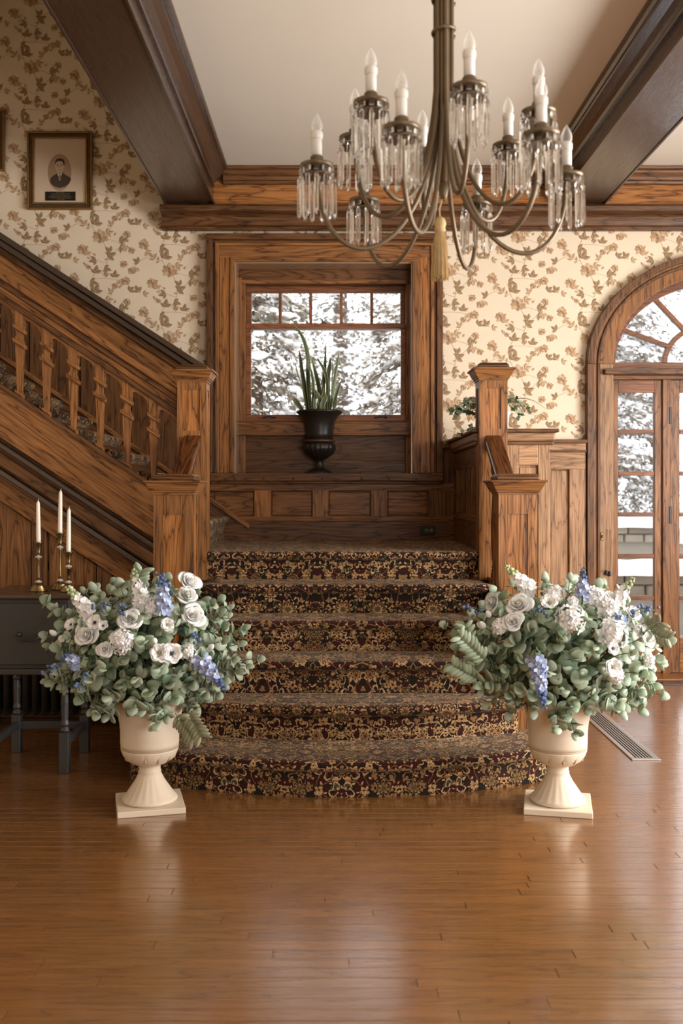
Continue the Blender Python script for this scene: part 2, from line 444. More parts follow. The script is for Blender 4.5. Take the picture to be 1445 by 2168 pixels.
def flower2(x, y, r, a0=0):
    for ring, (rr, n, cl) in enumerate(((1.0, 8, (1, 3, 2)), (.74, 7, (3, 2, 1)), (.48, 6, (2, 0, 3)), (.26, 4, (0, 1)))):
        for k in range(n):
            a = a0 + ring * .4 + k * 2 * math.pi / n + mr.uniform(-.12, .12); q = r * rr * mr.uniform(.82, 1.1)
            c, s = math.cos(a), math.sin(a); w = q * math.pi / n * 1.0
            P_ = [(.1, 0), (.5, .55), (.8, .62), (.93, .3), (1.0, .0), (.93, -.3), (.8, -.62), (.5, -.55)]
            motif.append(([(x + u * q * c - v * w * s, y + u * q * s + v * w * c) for u, v in P_], cl[k % len(cl)], 3 + ring))
def curve2(p0, p1, p2, n=9):
    return [((1 - t) ** 2 * p0[0] + 2 * t * (1 - t) * p1[0] + t * t * p2[0], (1 - t) ** 2 * p0[1] + 2 * t * (1 - t) * p1[1] + t * t * p2[1]) for t in [i / n for i in range(n + 1)]]
def trio(x, y, a, s, d=0):
    leaf2(x, y, a, .070 * s, .037 * s, d); leaf2(x, y, a + 1.0, .054 * s, .029 * s, d); leaf2(x, y, a - .95, .057 * s, .030 * s, d)
c1 = curve2((.26, -.02), (.36, .12), (.25, .25)); c2 = curve2((.25, .25), (.13, .38), (.22, .50))
stem2(c1, .0016); stem2(c2, .0016)
c3 = curve2((.30, .10), (.40, .16), (.45, .26)); stem2(c3, .0013)
c4 = curve2((.20, .33), (.10, .34), (.06, .44)); stem2(c4, .0013)
c5 = curve2((.25, .24), (.33, .30), (.36, .38)); stem2(c5, .0011)
c6 = curve2((.30, .06), (.2, .08), (.12, .16)); stem2(c6, .0012)
flower2(.25, .255, .058); flower2(.06, .45, .042, .5); flower2(.12, .165, .040, .2); flower2(.455, .275, .03); flower2(.365, .395, .024); flower2(.43, .05, .028, .9); flower2(.17, .03, .018)
trio(.31, .11, .4, 1.0); trio(.33, .145, 2.4, .8); trio(.215, .345, 1.2, 1.05); trio(.18, .42, -.2, .95); trio(.40, .18, -.5, .8); trio(.43, .22, 1.9, .75)
trio(.14, .345, 2.2, .8, 1); trio(.08, .40, -.9, .7, 1); trio(.30, .285, .2, .8, 1); trio(.345, .345, 2.3, .7, 1); trio(.22, .085, 3.4, .8); trio(.155, .12, 1.6, .75, 1); trio(.22, .49, 1.4, .9); trio(.285, .02, -.3, .8)
c7 = curve2((.25, .25), (.36, .24), (.49, .16)); stem2(c7, .0011); c8 = curve2((.22, .45), (.34, .46), (.44, .42)); stem2(c8, .0011); c9 = curve2((.10, .36), (.02, .34), (-.03, .26)); stem2(c9, .0011)
flower2(.49, .155, .026, .3); flower2(.445, .43, .034, .7); flower2(-.03, .255, .028, .1); flower2(.30, .48, .020)
trio(.40, .225, .1, .8); trio(.44, .19, -1.6, .7, 1); trio(.36, .46, 1.4, .8); trio(.40, .44, -1.2, .75, 1); trio(.02, .32, 2.6, .7); trio(0, .28, -1.9, .75, 1); trio(.47, .36, .6, .7); trio(.02, .10, 2.0, .75); trio(.06, .08, .2, .6, 1)
for k in range(16): leaf2(mr.uniform(0, .5), mr.uniform(0, .5), mr.uniform(0, 6.28), .026, .016, 1)
TW, TH = .52, .505
wp = MB()
def in_hole(x, z):
    if wx0 - .08 < x < wx1 + .08 and 0 < z < wz1 + .1: return True
    if dx0 - .12 < x < dx1 + .12 and (z < dcz or ((x - dcx) / (da + .12)) ** 2 + ((z - dcz) / (db + .12)) ** 2 < 1): return True
    return False
motif.sort(key=lambda q: q[2])
for i in range(-7, 9):
    for j in range(0, 11):
        ox, oz = i * TW + .06, j * TH + (i % 2) * TH * .5
        if ox > 3.1 or ox < -3.3: continue
        if ox > -1.0 and oz > 3.4: continue
        if oz < 1.0 : continue
        for pi, (poly, mi, ly) in enumerate(motif):
            cxp = ox + poly[0][0]; czp = oz + poly[0][1]
            if in_hole(cxp, czp) or cxp < -3.35 or cxp > 3.4: continue
            yv = YB - .0004 - .000014 * pi
            wp.add([(ox + a, yv, oz + b) for a, b in poly], [tuple(range(len(poly)))], mi)
wp.build('floral_print', PRM, wall_back, kind='stuff')

# ---- ceiling beams and the header across the back wall
def beam(name, xl, xr, label, y1=7.3):
    t = thing(name, (0, 0, 0), label, 'beam', kind='structure')
    zb = 3.49
    MB().box(xl, xr, -3.0, y1, zb, CEIL).build('beam_body', DY, t, bevel=.006)
    # bead on the lower arris and crown on both sides, in steps
    for sgn, xe in ((1, xr), (-1, xl)):
        MB().prism([(xe - sgn * .004, zb - .008), (xe + sgn * .012, zb - .008), (xe + sgn * .012, zb + .022), (xe - sgn * .004, zb + .022)], -3.0, y1, plane='XZ').build('edge_bead', DY, t, bevel=.004)
        pr = [(0, 3.585), (.018, 3.585), (.022, 3.600), (.014, 3.612), (.030, 3.622), (.048, 3.65), (.078, 3.685), (.086, 3.69), (.086, 3.706), (.104, 3.712), (.112, 3.725), (.112, CEIL), (0, CEIL)]
        if xl < 0 and sgn < 0: continue
        MB().prism([(xe + sgn * a, b) for a, b in pr], -3.0, y1 - .1, plane='XZ').build('crown_moulding', DY, t)
    return t
beam('trim_1', WX(353, 7.3), WX(452, 7.3), 'dark glossy boxed ceiling beam at the stairwell edge, above the portrait')
beam('trim_2', WX(1175, 7.3), WX(1275, 7.3), 'dark boxed ceiling beam on the right, behind the chandelier')
hd = thing('trim_3', (0, 0, 0), 'oak header with picture moulding across the back wall under the ceiling', 'beam', kind='structure')
MB().box(-.93, 5, 7.30, YB, 3.47, CEIL).build('frieze_board', GX, hd)
pr = [(7.3, 3.63), (7.275, 3.635), (7.27, 3.65), (7.255, 3.655), (7.25, 3.675), (7.225, 3.70), (7.22, 3.712), (7.19, 3.72), (7.185, CEIL), (7.3, CEIL)]
MB().prism(pr, WX(470, 7.2), 5, plane='YZ').build('crown_moulding', BX, hd)
pr = [(YB, 3.327), (7.395, 3.327), (7.385, 3.345), (7.355, 3.352), (7.345, 3.375), (7.34, 3.41), (7.325, 3.42), (7.30, 3.425), (7.25, 3.43), (7.245, 3.462), (7.26, 3.478), (YB, 3.478)]
MB().prism(pr, WX(340, 7.3), 5, plane='YZ').build('picture_moulding', BX, hd)

# ---- window
win = thing('window_1', (0, 0, 0), 'oak sash window with five small panes over one large pane', 'window', kind='structure')
zs = 1.52                      # top of the seat
cx0, cx1 = WX(437, 7.38), WX(937, 7.38); ct = WZ(495, 7.38)
def casing_profile(side):
    # stepped mouldings: backband, groove, board, inner bead
    for k, (a, b, p, mt) in enumerate(((0, .045, .075, BZ), (.045, .062, .05, BZ), (.062, .09, .06, OZ), (.09, .17, .045, GZ), (.17, .222, .055, OZ))):
        if side < 0: xa, xb = cx0 + a, cx0 + b
        else: xa, xb = cx1 - b, cx1 - a
        if k == 4: xa, xb = (xa, wx0 + .004) if side < 0 else (wx1 - .004, xb)
        MB().box(xa, xb, YB - p, YB, zs, ct - a).build('casing_strip', mt, win, bevel=.005)
casing_profile(-1); casing_profile(1)
for k, (a, b, p, mt) in enumerate(((0, .045, .078, BX), (.045, .062, .052, BX), (.062, .085, .062, OX), (.085, .175, .046, OX), (.175, .222, .056, OX))):
    MB().box(cx0 + a, cx1 - a, YB - p, YB, (ct - b) if k < 4 else wz1 - .004, ct - a).build('casing_strip', mt, win, bevel=.005)
# reveal boards, varnished, with the caught daylight put into their paler colour
rv = plain('reveal_lit_varnish', (.36, .235, .14), rough=.3, spec=1.0, coat=1.0)
MB().box(wx0 - .02, wx0 + .012, YB - .03, YB + .2, zs, wz1 - .012).build('reveal_board', rv, win)
MB().box(wx1 - .012, wx1 + .02, YB - .03, YB + .2, zs, wz1 - .012).build('reveal_board', rv, win)
MB().box(wx0 - .02, wx1 + .02, YB - .03, YB + .2, wz1 - .012, wz1 + .02).build('reveal_board', rv, win)
YS = 7.65; ks = F / YS
gx0, gx1 = WX(531, YS), WX(848, YS)
zt, zm1, zm0, zl, zlb = WZ(617, YS), WZ(685, YS), WZ(696, YS), WZ(878, YS), WZ(893, YS)
# outer frame and stops
for xa, xb in ((wx0, WX(520, YS)), (WX(858, YS), wx1)):
    MB().box(xa, xb, YS - .03, YS + .14, zs, wz1 - .012).build('window_frame', OZ, win, bevel=.004)
for xa, xb in ((wx0, WX(512, YS)), (WX(866, YS), wx1)):
    MB().box(xa, xb, YS - .05, YS - .03, zlb, WZ(590, YS)).build('stop_bead', OZ, win, bevel=.004)
MB().box(wx0 + .012, wx1 - .012, YS - .034, YS + .14, WZ(603, YS), wz1 - .012).build('head_board', BX, win, bevel=.004)
MB().box(wx0 + .03, wx1 - .03, YS - .045, YS - .03, WZ(603, YS), WZ(594, YS)).build('stop_bead', OX, win, bevel=.004)
MB().box(wx0 - .01, wx1 + .01, YS + .1, YS + .17, zs - .02, WZ(893, YS)).box(wx0 - .01, WX(524, YS), YS + .1, YS + .17, zs, wz1 + .01).box(WX(854, YS), wx1 + .01, YS + .1, YS + .17, zs, wz1 + .01).box(wx0, wx1, YS + .1, YS + .17, WZ(606, YS), wz1 + .01).build('outer_frame', BX, win)
# sashes
up = MB(); yu0, yu1 = YS + .05, YS + .09
up.box(WX(520, YS), WX(858, YS), yu0, yu1, zt, WZ(603, YS)); up.box(WX(520, YS), gx0, yu0, yu1, zm0, zt); up.box(gx1, WX(858, YS), yu0, yu1, zm0, zt)
us = up.build('upper_sash', RX, win, bevel=.003)
MB().box(WX(520, YS), WX(858, YS), YS - .012, YS + .092, zm0, zm1).build('meeting_rail', RX, win, bevel=.004)
mx_ = [531, 592, 657, 722, 787, 848]
for q in mx_[1:-1]:
    MB().box(WX(q - 3.2, YS), WX(q + 3.2, YS), yu0, yu1, zm1, zt).build('muntin', RZ, us, bevel=.003)
for a, b in zip(mx_, mx_[1:]):
    MB().box(WX(a, YS), WX(b, YS), YS + .068, YS + .071, zm1, zt).build('glass_pane', glass, us)
lo = MB(); yl0, yl1 = YS, YS + .045
lo.box(WX(520, YS), gx0, yl0, yl1, zl, zm0); lo.box(gx1, WX(858, YS), yl0, yl1, zl, zm0); lo.box(WX(520, YS), WX(858, YS), yl0, yl1, zlb, zl)
ls = lo.build('lower_sash', RX, win, bevel=.003)
MB().box(gx0, gx1, YS + .02, YS + .023, zl, zm0).build('glass_pane', glass, ls)
for q in (570, 806):
    x = WX(q, YS); z = WZ(884, YS)
    MB().tube([(x - .045, YS, z), (x - .04, YS - .02, z - .002), (x - .02, YS - .024, z + .006), (x + .02, YS - .024, z + .006), (x + .04, YS - .02, z - .002), (x + .045, YS, z)], .005, 8).build('sash_lift', iron, ls, smooth=True)
x = WX(685, YS); z = zm1
MB().box(x - .018, x + .022, YS - .01, YS + .02, z, z + .008).tube([(x, YS, z + .008), (x - .01, YS, z + .022), (x - .012, YS - .005, z + .03)], .005, 8).build('sash_lock', iron, win)
# sill and boarded apron below the sash
MB().box(wx0, wx1, YS - .06, YS + .2, WZ(922, YS - .06), WZ(893, YS - .06)).build('window_sill', OX, win, bevel=.006)
MB().box(wx0, wx1, YS + .02, YS + .1, WZ(975, YS + .02), WZ(921, YS)).build('apron_panel', BX, win, bevel=.004)
MB().box(wx0, wx1, YS + .006, YS + .1, zs - .03, WZ(974, YS)).build('apron_board', BX, win, bevel=.004)
MB().box(wx0, wx0 + .012, YS - .0, YS + .03, zs, WZ(921, YS)).box(wx1 - .012, wx1, YS, YS + .03, zs, WZ(921, YS)).build('apron_bead', BZ, win)
# the seat board with its row of round nail heads
seat = thing('trim_4', (0, 0, 0), 'long oak window seat board with round nail heads along its edge', 'window seat', kind='structure')
MB().box(WX(443, 7.34), WX(938, 7.34), 7.34, 7.76, 1.460, zs).build('seat_board', BX, seat, bevel=.007)
MB().box(WX(446, 7.36), WX(934, 7.36), 7.365, 7.45, 1.440, 1.462).build('cove_strip', BX, seat, bevel=.006)
for q in (497, 558, 621, 682, 765, 822, 880, 930):
    MB().ball((WX(q, 7.34), 7.34, WZ(1013, 7.34)), .0085, 10, 6).build('nail_head', oak('X', 'dark'), seat, smooth=True)

# ---- panelling under the window seat
pn = thing('trim_5', (0, 0, 0), 'row of square oak panels between window seat and landing carpet', 'wainscot', kind='structure')
LAND = 1.02
MB().box(-1.2, WX(962, 7.4), 7.425, YB, LAND, 1.45).build('back_panel', BX, pn)
MB().box(-1.2, WX(962, 7.4), 7.395, 7.43, WZ(1039, 7.4), 1.445).build('top_rail', OX, pn, bevel=.004)
MB().box(-1.2, WX(962, 7.4), 7.395, 7.43, WZ(1104, 7.4), WZ(1093, 7.4)).build('bottom_rail', OX, pn, bevel=.004)
for a, b, mt in ((538, 573, GZ), (661, 695, OZ), (785, 819, OZ), (906, 962, oak('Z', 'brown'))):
    MB().box(WX(a, 7.4), WX(b, 7.4), 7.395, 7.43, WZ(1094, 7.4), WZ(1038, 7.4)).build('stile', mt, pn, bevel=.003)
for a, b in ((452, 538), (573, 661), (695, 785), (819, 906)):
    MB().box(WX(a + 2, 7.4), WX(b - 2, 7.4), 7.415, 7.43, WZ(1091, 7.4), WZ(1041, 7.4)).build('panel', OX, pn, bevel=.006)
MB().box(-1.2, WX(962, 7.38), 7.38, 7.43, LAND - .01, WZ(1104, 7.38)).build('baseboard', BX, pn, bevel=.006)
ol = thing('wall_outlet', (WX(904, 7.37), 7.37, WZ(1123, 7.37)), 'small black double outlet plate set in the landing baseboard', 'outlet')
x, y_, z = ol.location
MB().box(x - .056, x + .056, 7.372, 7.381, z - .034, z + .034).build('cover_plate', iron, ol, bevel=.003)
for s_ in (-.005, .03):
    o = MB().lathe([(.014, 0), (.0145, .003), (.012, .004)], n=16).build('socket', plain('socket_grey', (.16, .15, .14), rough=.5), ol)
    o.location = (s_, .002, 0); o.rotation_euler = (R(90), 0, 0)
    MB().box(x + s_ - .006, x + s_ - .003, 7.3665, 7.369, z - .006, z + .006).box(x + s_ + .003, x + s_ + .006, 7.3665, 7.369, z - .006, z + .006).build('slot', iron, ol)

# ---- wainscot on the wall between ledge and arched door
ws = thing('trim_6', (0, 0, 0), 'tall glare-paled oak wainscot panel between the ledge and arched door', 'wainscot', kind='structure')
xa, xb = 1.20, WX(1239, 7.4)
MB().box(xa, xb, 7.425, YB, 0, WZ(936, 7.4)).build('back_panel', PZ_, ws)
MB().box(xa, xb, 7.34, YB, WZ(938, 7.34), WZ(930, 7.34)).build('cap', oak('X', 'brown'), ws, bevel=.006)
MB().box(xa, xb, 7.38, YB, WZ(954, 7.38), WZ(938, 7.38)).build('cap_fascia', PX_, ws, bevel=.006)
MB().box(xa, xb, 7.365, YB, WZ(957, 7.37), WZ(953, 7.37)).build('bead', BX, ws, bevel=.003)
MB().box(xa, xb, 7.39, YB, WZ(994, 7.4), WZ(957, 7.4)).build('rail', PX_, ws, bevel=.004)
MB().box(xa, WX(1165, 7.4), 7.39, YB, 0, WZ(993, 7.4)).build('stile', PZ_, ws, bevel=.004)
MB().box(WX(1204, 7.4), xb, 7.39, YB, 0, WZ(993, 7.4)).build('stile', PZ_, ws, bevel=.004)
MB().box(WX(1166, 7.4), WX(1203, 7.4), 7.412, YB, .14, WZ(996, 7.4)).build('panel', PZ_, ws, bevel=.005)
MB().box(xa, xb, 7.37, YB, 0, .15).build('baseboard', PX_, ws, bevel=.008)

# ---- little piece of the same wainscot left of the ledge
w2 = thing('trim_7', (0, 0, 0), 'narrow wainscot corner beside the right window casing', 'wainscot', kind='structure')
MB().box(WX(936, 7.4), WX(962, 7.4), 7.40, YB, 1.44, WZ(949, 7.4)).build('corner_board', BZ, w2, bevel=.004)
MB().box(WX(936, 7.36), WX(964, 7.36), 7.35, YB, WZ(949, 7.36), WZ(938, 7.36)).build('cap', BX, w2, bevel=.006)

# ---- arched french doors
dr = thing('door_1', (dcx, YB, 0), 'arched oak french doors with fanlight looking onto the snowy garden', 'door', kind='structure')
def arch(name, a0, b0, a1, b1, y0, y1, mt, n=28, parent=dr, bev=.004, cz=dcz):
    o_ = ell(a1, b1, n, (dcx, cz)); i_ = ell(a0, b0, n, (dcx, cz)); m = MB()
    m.prism(o_ + i_[::-1], y0, y1)
    # n-gon caps split badly on concave rings, so lay quads instead
    m = MB(); v = []; fs = []
    for (p, q) in zip(o_, i_): v += [(p[0], y0, p[1]), (q[0], y0, q[1]), (p[0], y1, p[1]), (q[0], y1, q[1])]
    for k in range(n):
        a, b = 4 * k, 4 * k + 4
        fs += [(a, a + 1, b + 1, b), (a + 2, b + 2, b + 3, a + 3), (a, b, b + 2, a + 2), (a + 1, a + 3, b + 3, b + 1)]
    fs += [(0, 2, 3, 1), (4 * n, 4 * n + 1, 4 * n + 3, 4 * n + 2)]
    m.add(v, fs)
    return m.build(name, mt, parent, bevel=bev)
pp = lambda px: px / K
# casing: outer band, beads, broad inner board (arched head and straight legs)
for nm, ao, ai, pj, mt in (('casing_backband', 290, 276, .07, BZ), ('casing_bead', 276, 268, .045, OZ), ('casing_bead', 268, 262, .06, BZ), ('casing_board', 262, 233, .04, OZ)):
    bo, bi = ao * 236 / 290, ai * 236 / 290
    arch(nm, pp(ai), pp(bi), pp(ao), pp(bo), YB - pj, YB + .02, mt)
    for sg in (-1, 1):
        xs = sorted((dcx + sg * pp(ao), dcx + sg * pp(ai)))
        MB().box(xs[0], xs[1], YB - pj, YB + .02, 0, dcz).build(nm, PZ_ if nm == 'casing_board' else mt, dr, bevel=.004)
YD = 7.50
# jamb lining
for sg in (-1, 1):
    xs = sorted((dcx + sg * pp(236), dcx + sg * pp(233)))
    MB().box(xs[0], xs[1], YB - .02, YB + .3, 0, dcz).build('jamb', OZ, dr)
# transom
zt1 = WZ(780, YB - .09)
MB().box(dcx - pp(255), dcx + pp(255), YB - .09, YB + .16, WZ(792, YB - .09), zt1).build('transom_bar', BX, dr, bevel=.006)
MB().box(dcx - pp(233), dcx + pp(233), YD - .03, YD + .1, WZ(804, YD), WZ(790, YD)).build('door_head', OX, dr, bevel=.004)
# fanlight
kd = F / YD; pd = lambda px: px / kd
fz = WZ(767, YD)
MB().box(dcx - pd(232), dcx + pd(232), YD, YD + .06, WZ(781, YD), fz).build('fanlight_rail', RX, dr, bevel=.004)
fan = arch('fanlight_frame', pd(219), pd(166), pd(236), pd(198), YD, YD + .06, RX, cz=fz)
arch('fan_hub', pd(108), pd(78), pd(119), pd(89), YD + .01, YD + .05, RX, cz=fz, n=20, parent=fan)
rays = []
for an in (24, 52.5, 90, 127.5, 156):
    c, s = math.cos(R(an)), math.sin(R(an))
    p0 = Vector((dcx + pd(113) * c, YD + .03, fz + pd(83) * s)); p1 = Vector((dcx + pd(226) * c, YD + .03, fz + pd(175) * s))
    dv = (p1 - p0).normalized(); nv = Vector((-dv.z, 0, dv.x)) * .016
    MB().prism([((p0 + nv).x, (p0 + nv).z), ((p1 + nv).x, (p1 + nv).z), ((p1 - nv).x, (p1 - nv).z), ((p0 - nv).x, (p0 - nv).z)], YD + .008, YD + .052).build('fan_muntin', RX, fan, bevel=.003)
cuts = [180, 156, 127.5, 90, 52.5, 24, 0]
for a0, a1 in zip(cuts, cuts[1:]):
    oo = ell(pd(224), pd(172), 6, (dcx, fz), a0, a1); ii = ell(pd(113), pd(83), 6, (dcx, fz), a0, a1)
    m = MB()
    for q in range(6): m.prism([oo[q], oo[q + 1], ii[q + 1], ii[q]], YD + .028, YD + .031)
    m.build('glass_pane', glass, fan)
oo = ell(pd(113), pd(83), 12, (dcx, fz)); MB().prism(oo, YD + .028, YD + .031).build('glass_pane', glass, fan)
# posts and leaves
rows = [(831, 909), (919, 998), (1007, 1085), (1094, 1173), (1183, 1262), (1271, 1350)]
def leaf_door(pl, pr_, gl, gr, name='door_leaf'):
    lf = thing_part(name, dr)
    xl, xr = WX(pl, YD), WX(pr_, YD); a, b = WX(gl, YD), WX(gr, YD)
    zt_, zb_ = WZ(805, YD), .02
    MB().box(xl, a, YD, YD + .05, zb_, zt_).build('stile', OZ, lf, bevel=.003); MB().box(b, xr, YD, YD + .05, zb_, zt_).build('stile', OZ, lf, bevel=.003)
    MB().box(a, b, YD, YD + .05, WZ(831, YD), zt_).build('rail', RX, lf, bevel=.003); MB().box(a, b, YD, YD + .05, zb_, WZ(1350, YD)).build('rail', OX, lf, bevel=.003)
    for (r0, r1), (s0, s1) in zip(rows, rows[1:]):
        MB().box(a, b, YD + .004, YD + .046, WZ(s0, YD), WZ(r1, YD)).build('muntin', RX, lf, bevel=.004)
    for r0, r1 in rows:
        MB().box(a, b, YD + .022, YD + .025, WZ(r1, YD), WZ(r0, YD)).build('glass_pane', glass, lf)
    return lf
def thing_part(name, parent):
    o = bpy.data.objects.new(name, None); COL.objects.link(o); o.empty_display_size = .1
    attach(o, parent, WLOC[parent.name]); return o
mir = lambda px: 2 * 1528 - px
leaf_door(1294, 1400, 1308, 1385); leaf_door(1418, 1527, 1438, 1514)
leaf_door(mir(1400), mir(1294), mir(1385), mir(1308)); leaf_door(mir(1527), mir(1418), mir(1514), mir(1438))
for q in (1409, mir(1409)):
    MB().box(WX(q - 8.5, YD), WX(q + 8.5, YD), YD - .02, YD + .09, 0, WZ(804, YD)).build('mullion', OZ, dr, bevel=.004)
for zc in (880, 1090):
    MB().box(WX(1414, YD), WX(1419, YD), YD - .026, YD, WZ(zc + 18, YD), WZ(zc - 18, YD)).build('hinge', iron, dr, bevel=.002)
x, z = WX(1271, YB), WZ(1135, YB)
MB().box(x - .012, x + .012, YB - .046, YB - .038, z - .03, z + .03).box(x - .006, x + .006, YB - .06, YB - .044, z - .012, z + .012).build('key_plate', brass, dr, bevel=.003)
for q, zz in ((1279, 1210), (1286, 1212)):
    MB().tube([(WX(q + 2, YB), YB - .05, WZ(1120, YB)), (WX(q, YB), YB - .05, WZ(zz, YB))], .0015, 5).build('pull_cord', BX, dr)
    MB().lathe([(.002, .03), (.006, .026), (.013, .004), (.012, -.004), (.004, -.01)], (WX(q, YB), YB - .05, WZ(zz + 4, YB)), 10).build('cord_knob', iron, dr, smooth=True)
for q, zz in ((1270, 764), (1268, 748)):
    MB().tube([(WX(q, YB), YB - .04, WZ(zz, YB)), (WX(q, YB), YB - .06, WZ(zz, YB)), (WX(q + 3, YB), YB - .065, WZ(zz - 4, YB))], .004, 6).build('curtain_hook', brass, dr)
th = thing('trim_8', (0, 0, 0), 'low wooden threshold strip with dark edge below the french doors', 'threshold', kind='structure')
MB().box(dx0 - .15, dx1 + .1, 7.26, 7.5, 0, .016).build('threshold_board', GX, th, bevel=.004)
MB().box(dx0 - .15, dx1 + .1, 7.12, 7.26, 0, .008).build('dark_strip', DX, th, bevel=.003)
MB().box(dx0 - .02, dx1 + .02, 7.5, 7.9, -.02, .018).build('door_sill', DX, th)
# ================================================================ STAIRS
RI = .17
carpet = carpet_mat()
SX = .03                                        # middle of the stair
st = thing('staircase', (SX, 5.2, 0), 'broad carpeted lower flight of six steps with a bowed bottom step, between newel posts', 'stairs')
def step(k, plan, ystop, x0, x1):
    """plan: list of (x, y, nx, ny) along the riser foot, left to right. Riser, rolled nose, tread; UV in metres."""
    z0, z1 = (k - 1) * RI, k * RI
    prof = [(0, z0 - .01), (0, z0 + .05), (.001, z1 - .062), (.003, z1 - .056), (.016, z1 - .05), (.028, z1 - .042), (.034, z1 - .03), (.034, z1 - .016), (.026, z1 - .006), (.012, z1 - .0005), (-.02, z1)]
    vs = []; uvs = []; rows = []; u = 0; px = None
    for (x, y, nx, ny) in plan:
        if px: u += math.hypot(x - px[0], y - px[1])
        px = (x, y)
        row = []; v = k * 1.37; pp_ = None
        for d, z in prof:
            if pp_: v += math.hypot(d - pp_[0], z - pp_[1])
            pp_ = (d, z)
            row.append((x + nx * d, y + ny * d, z)); uvs.append((plan[0][0] + u, v))
        # tread to the back
        bx_, by_ = x - nx * .02, y - ny * .02
        for q in range(1, 6):
            yb_ = by_ + (ystop - by_) * q / 5; xb_ = bx_ + (x0 + (bx_ - plan[0][0]) / (plan[-1][0] - plan[0][0]) * (x1 - x0) - bx_) * min(1, q / 2)
            row.append((xb_, max(yb_, by_) if ystop > by_ else by_, z1)); uvs.append((plan[0][0] + u, v + max(0, yb_ - by_)))
        rows.append(row)
    m = MB(); m.grid(rows); m.uv = uvs
    o = m.build('carpeted_step', carpet, st, smooth=True)
    return o
def straight(y, x0, x1, n=12):
    pl = [(x0 + .02, y + .26, -1, 0), (x0 + .004, y + .04, -1, 0), (x0 + .008, y + .012, -.8, -.6)]
    pl += [(x0 + .02 + (x1 - x0 - .04) * i / n, y, 0, -1) for i in range(n + 1)]
    return pl + [(x1 - .008, y + .012, .8, -.6), (x1 - .004, y + .04, 1, 0), (x1 - .02, y + .26, 1, 0)]
Y1, Y2, Y3, Y4, Y5, Y6 = 4.505, 4.86, 5.16, 5.46, 5.76, 6.06
def bowed(yc, rad, hw, endr, yback):
    a1 = math.asin((hw - endr) / (rad))
    out = []
    n = 26
    for i in range(n + 1):
        a = -a1 + 2 * a1 * i / n
        out.append((SX + rad * math.sin(a), yc + rad - rad * math.cos(a), math.sin(a), -math.cos(a)))
    # rounded ends
    xe, ye, nx, ny = out[-1]; cxe, cye = xe - nx * endr, ye - ny * endr
    right = []; a0 = math.atan2(ny, nx)
    for i in range(1, 9):
        a = a0 + (R(60) - a0) * i / 8
        right.append((cxe + endr * math.cos(a), cye + endr * math.sin(a), math.cos(a), math.sin(a)))
    left = [(2 * SX - x, y, -nx_, ny_) for x, y, nx_, ny_ in right[::-1]]
    return left + out + right
step(1, bowed(Y1, 1.95, 1.125, .16, 5.1), Y2 + .30, -.98, 1.04)
step(2, bowed(Y2, 2.6, .905, .05, 5.2), Y3 + .02, -.85, .90)
step(3, straight(Y3, -.86, .915), Y4 + .02, -.86, .915)
step(4, straight(Y4, -.86, .915), Y5 + .02, -.86, .915)
step(5, straight(Y5, -.84, .90), Y6 + .02, -.84, .90)
step(6, [(-.80 + 1.668 * i / 14, Y6, 0, -1) for i in range(15)], 7.41, -.88, .885)
# body under the treads
cb = MB()
for k, (y, hw) in enumerate(((Y2 + .24, .80), (Y3 + .02, .84), (Y4 + .02, .84), (Y5 + .02, .80), (Y6 + .02, .78)), 2):
    cb.box(SX - hw, SX + hw, y, 7.4, .0, (k) * RI - .02)
cb.build('stair_carcass', BX, st)
for sg, xx in ((-1, -.885), (1, .93)):
    m = MB(); m.prism([(5.12, 0), (6.05, 0), (6.05, 5 * RI + .02), (5.76, 5 * RI + .02), (5.46, 4 * RI + .02), (5.16, 3 * RI + .02), (5.12, 2 * RI)], xx - .02, xx + .02, plane='YZ')
    m.build('outer_string', OY, st, bevel=.004)

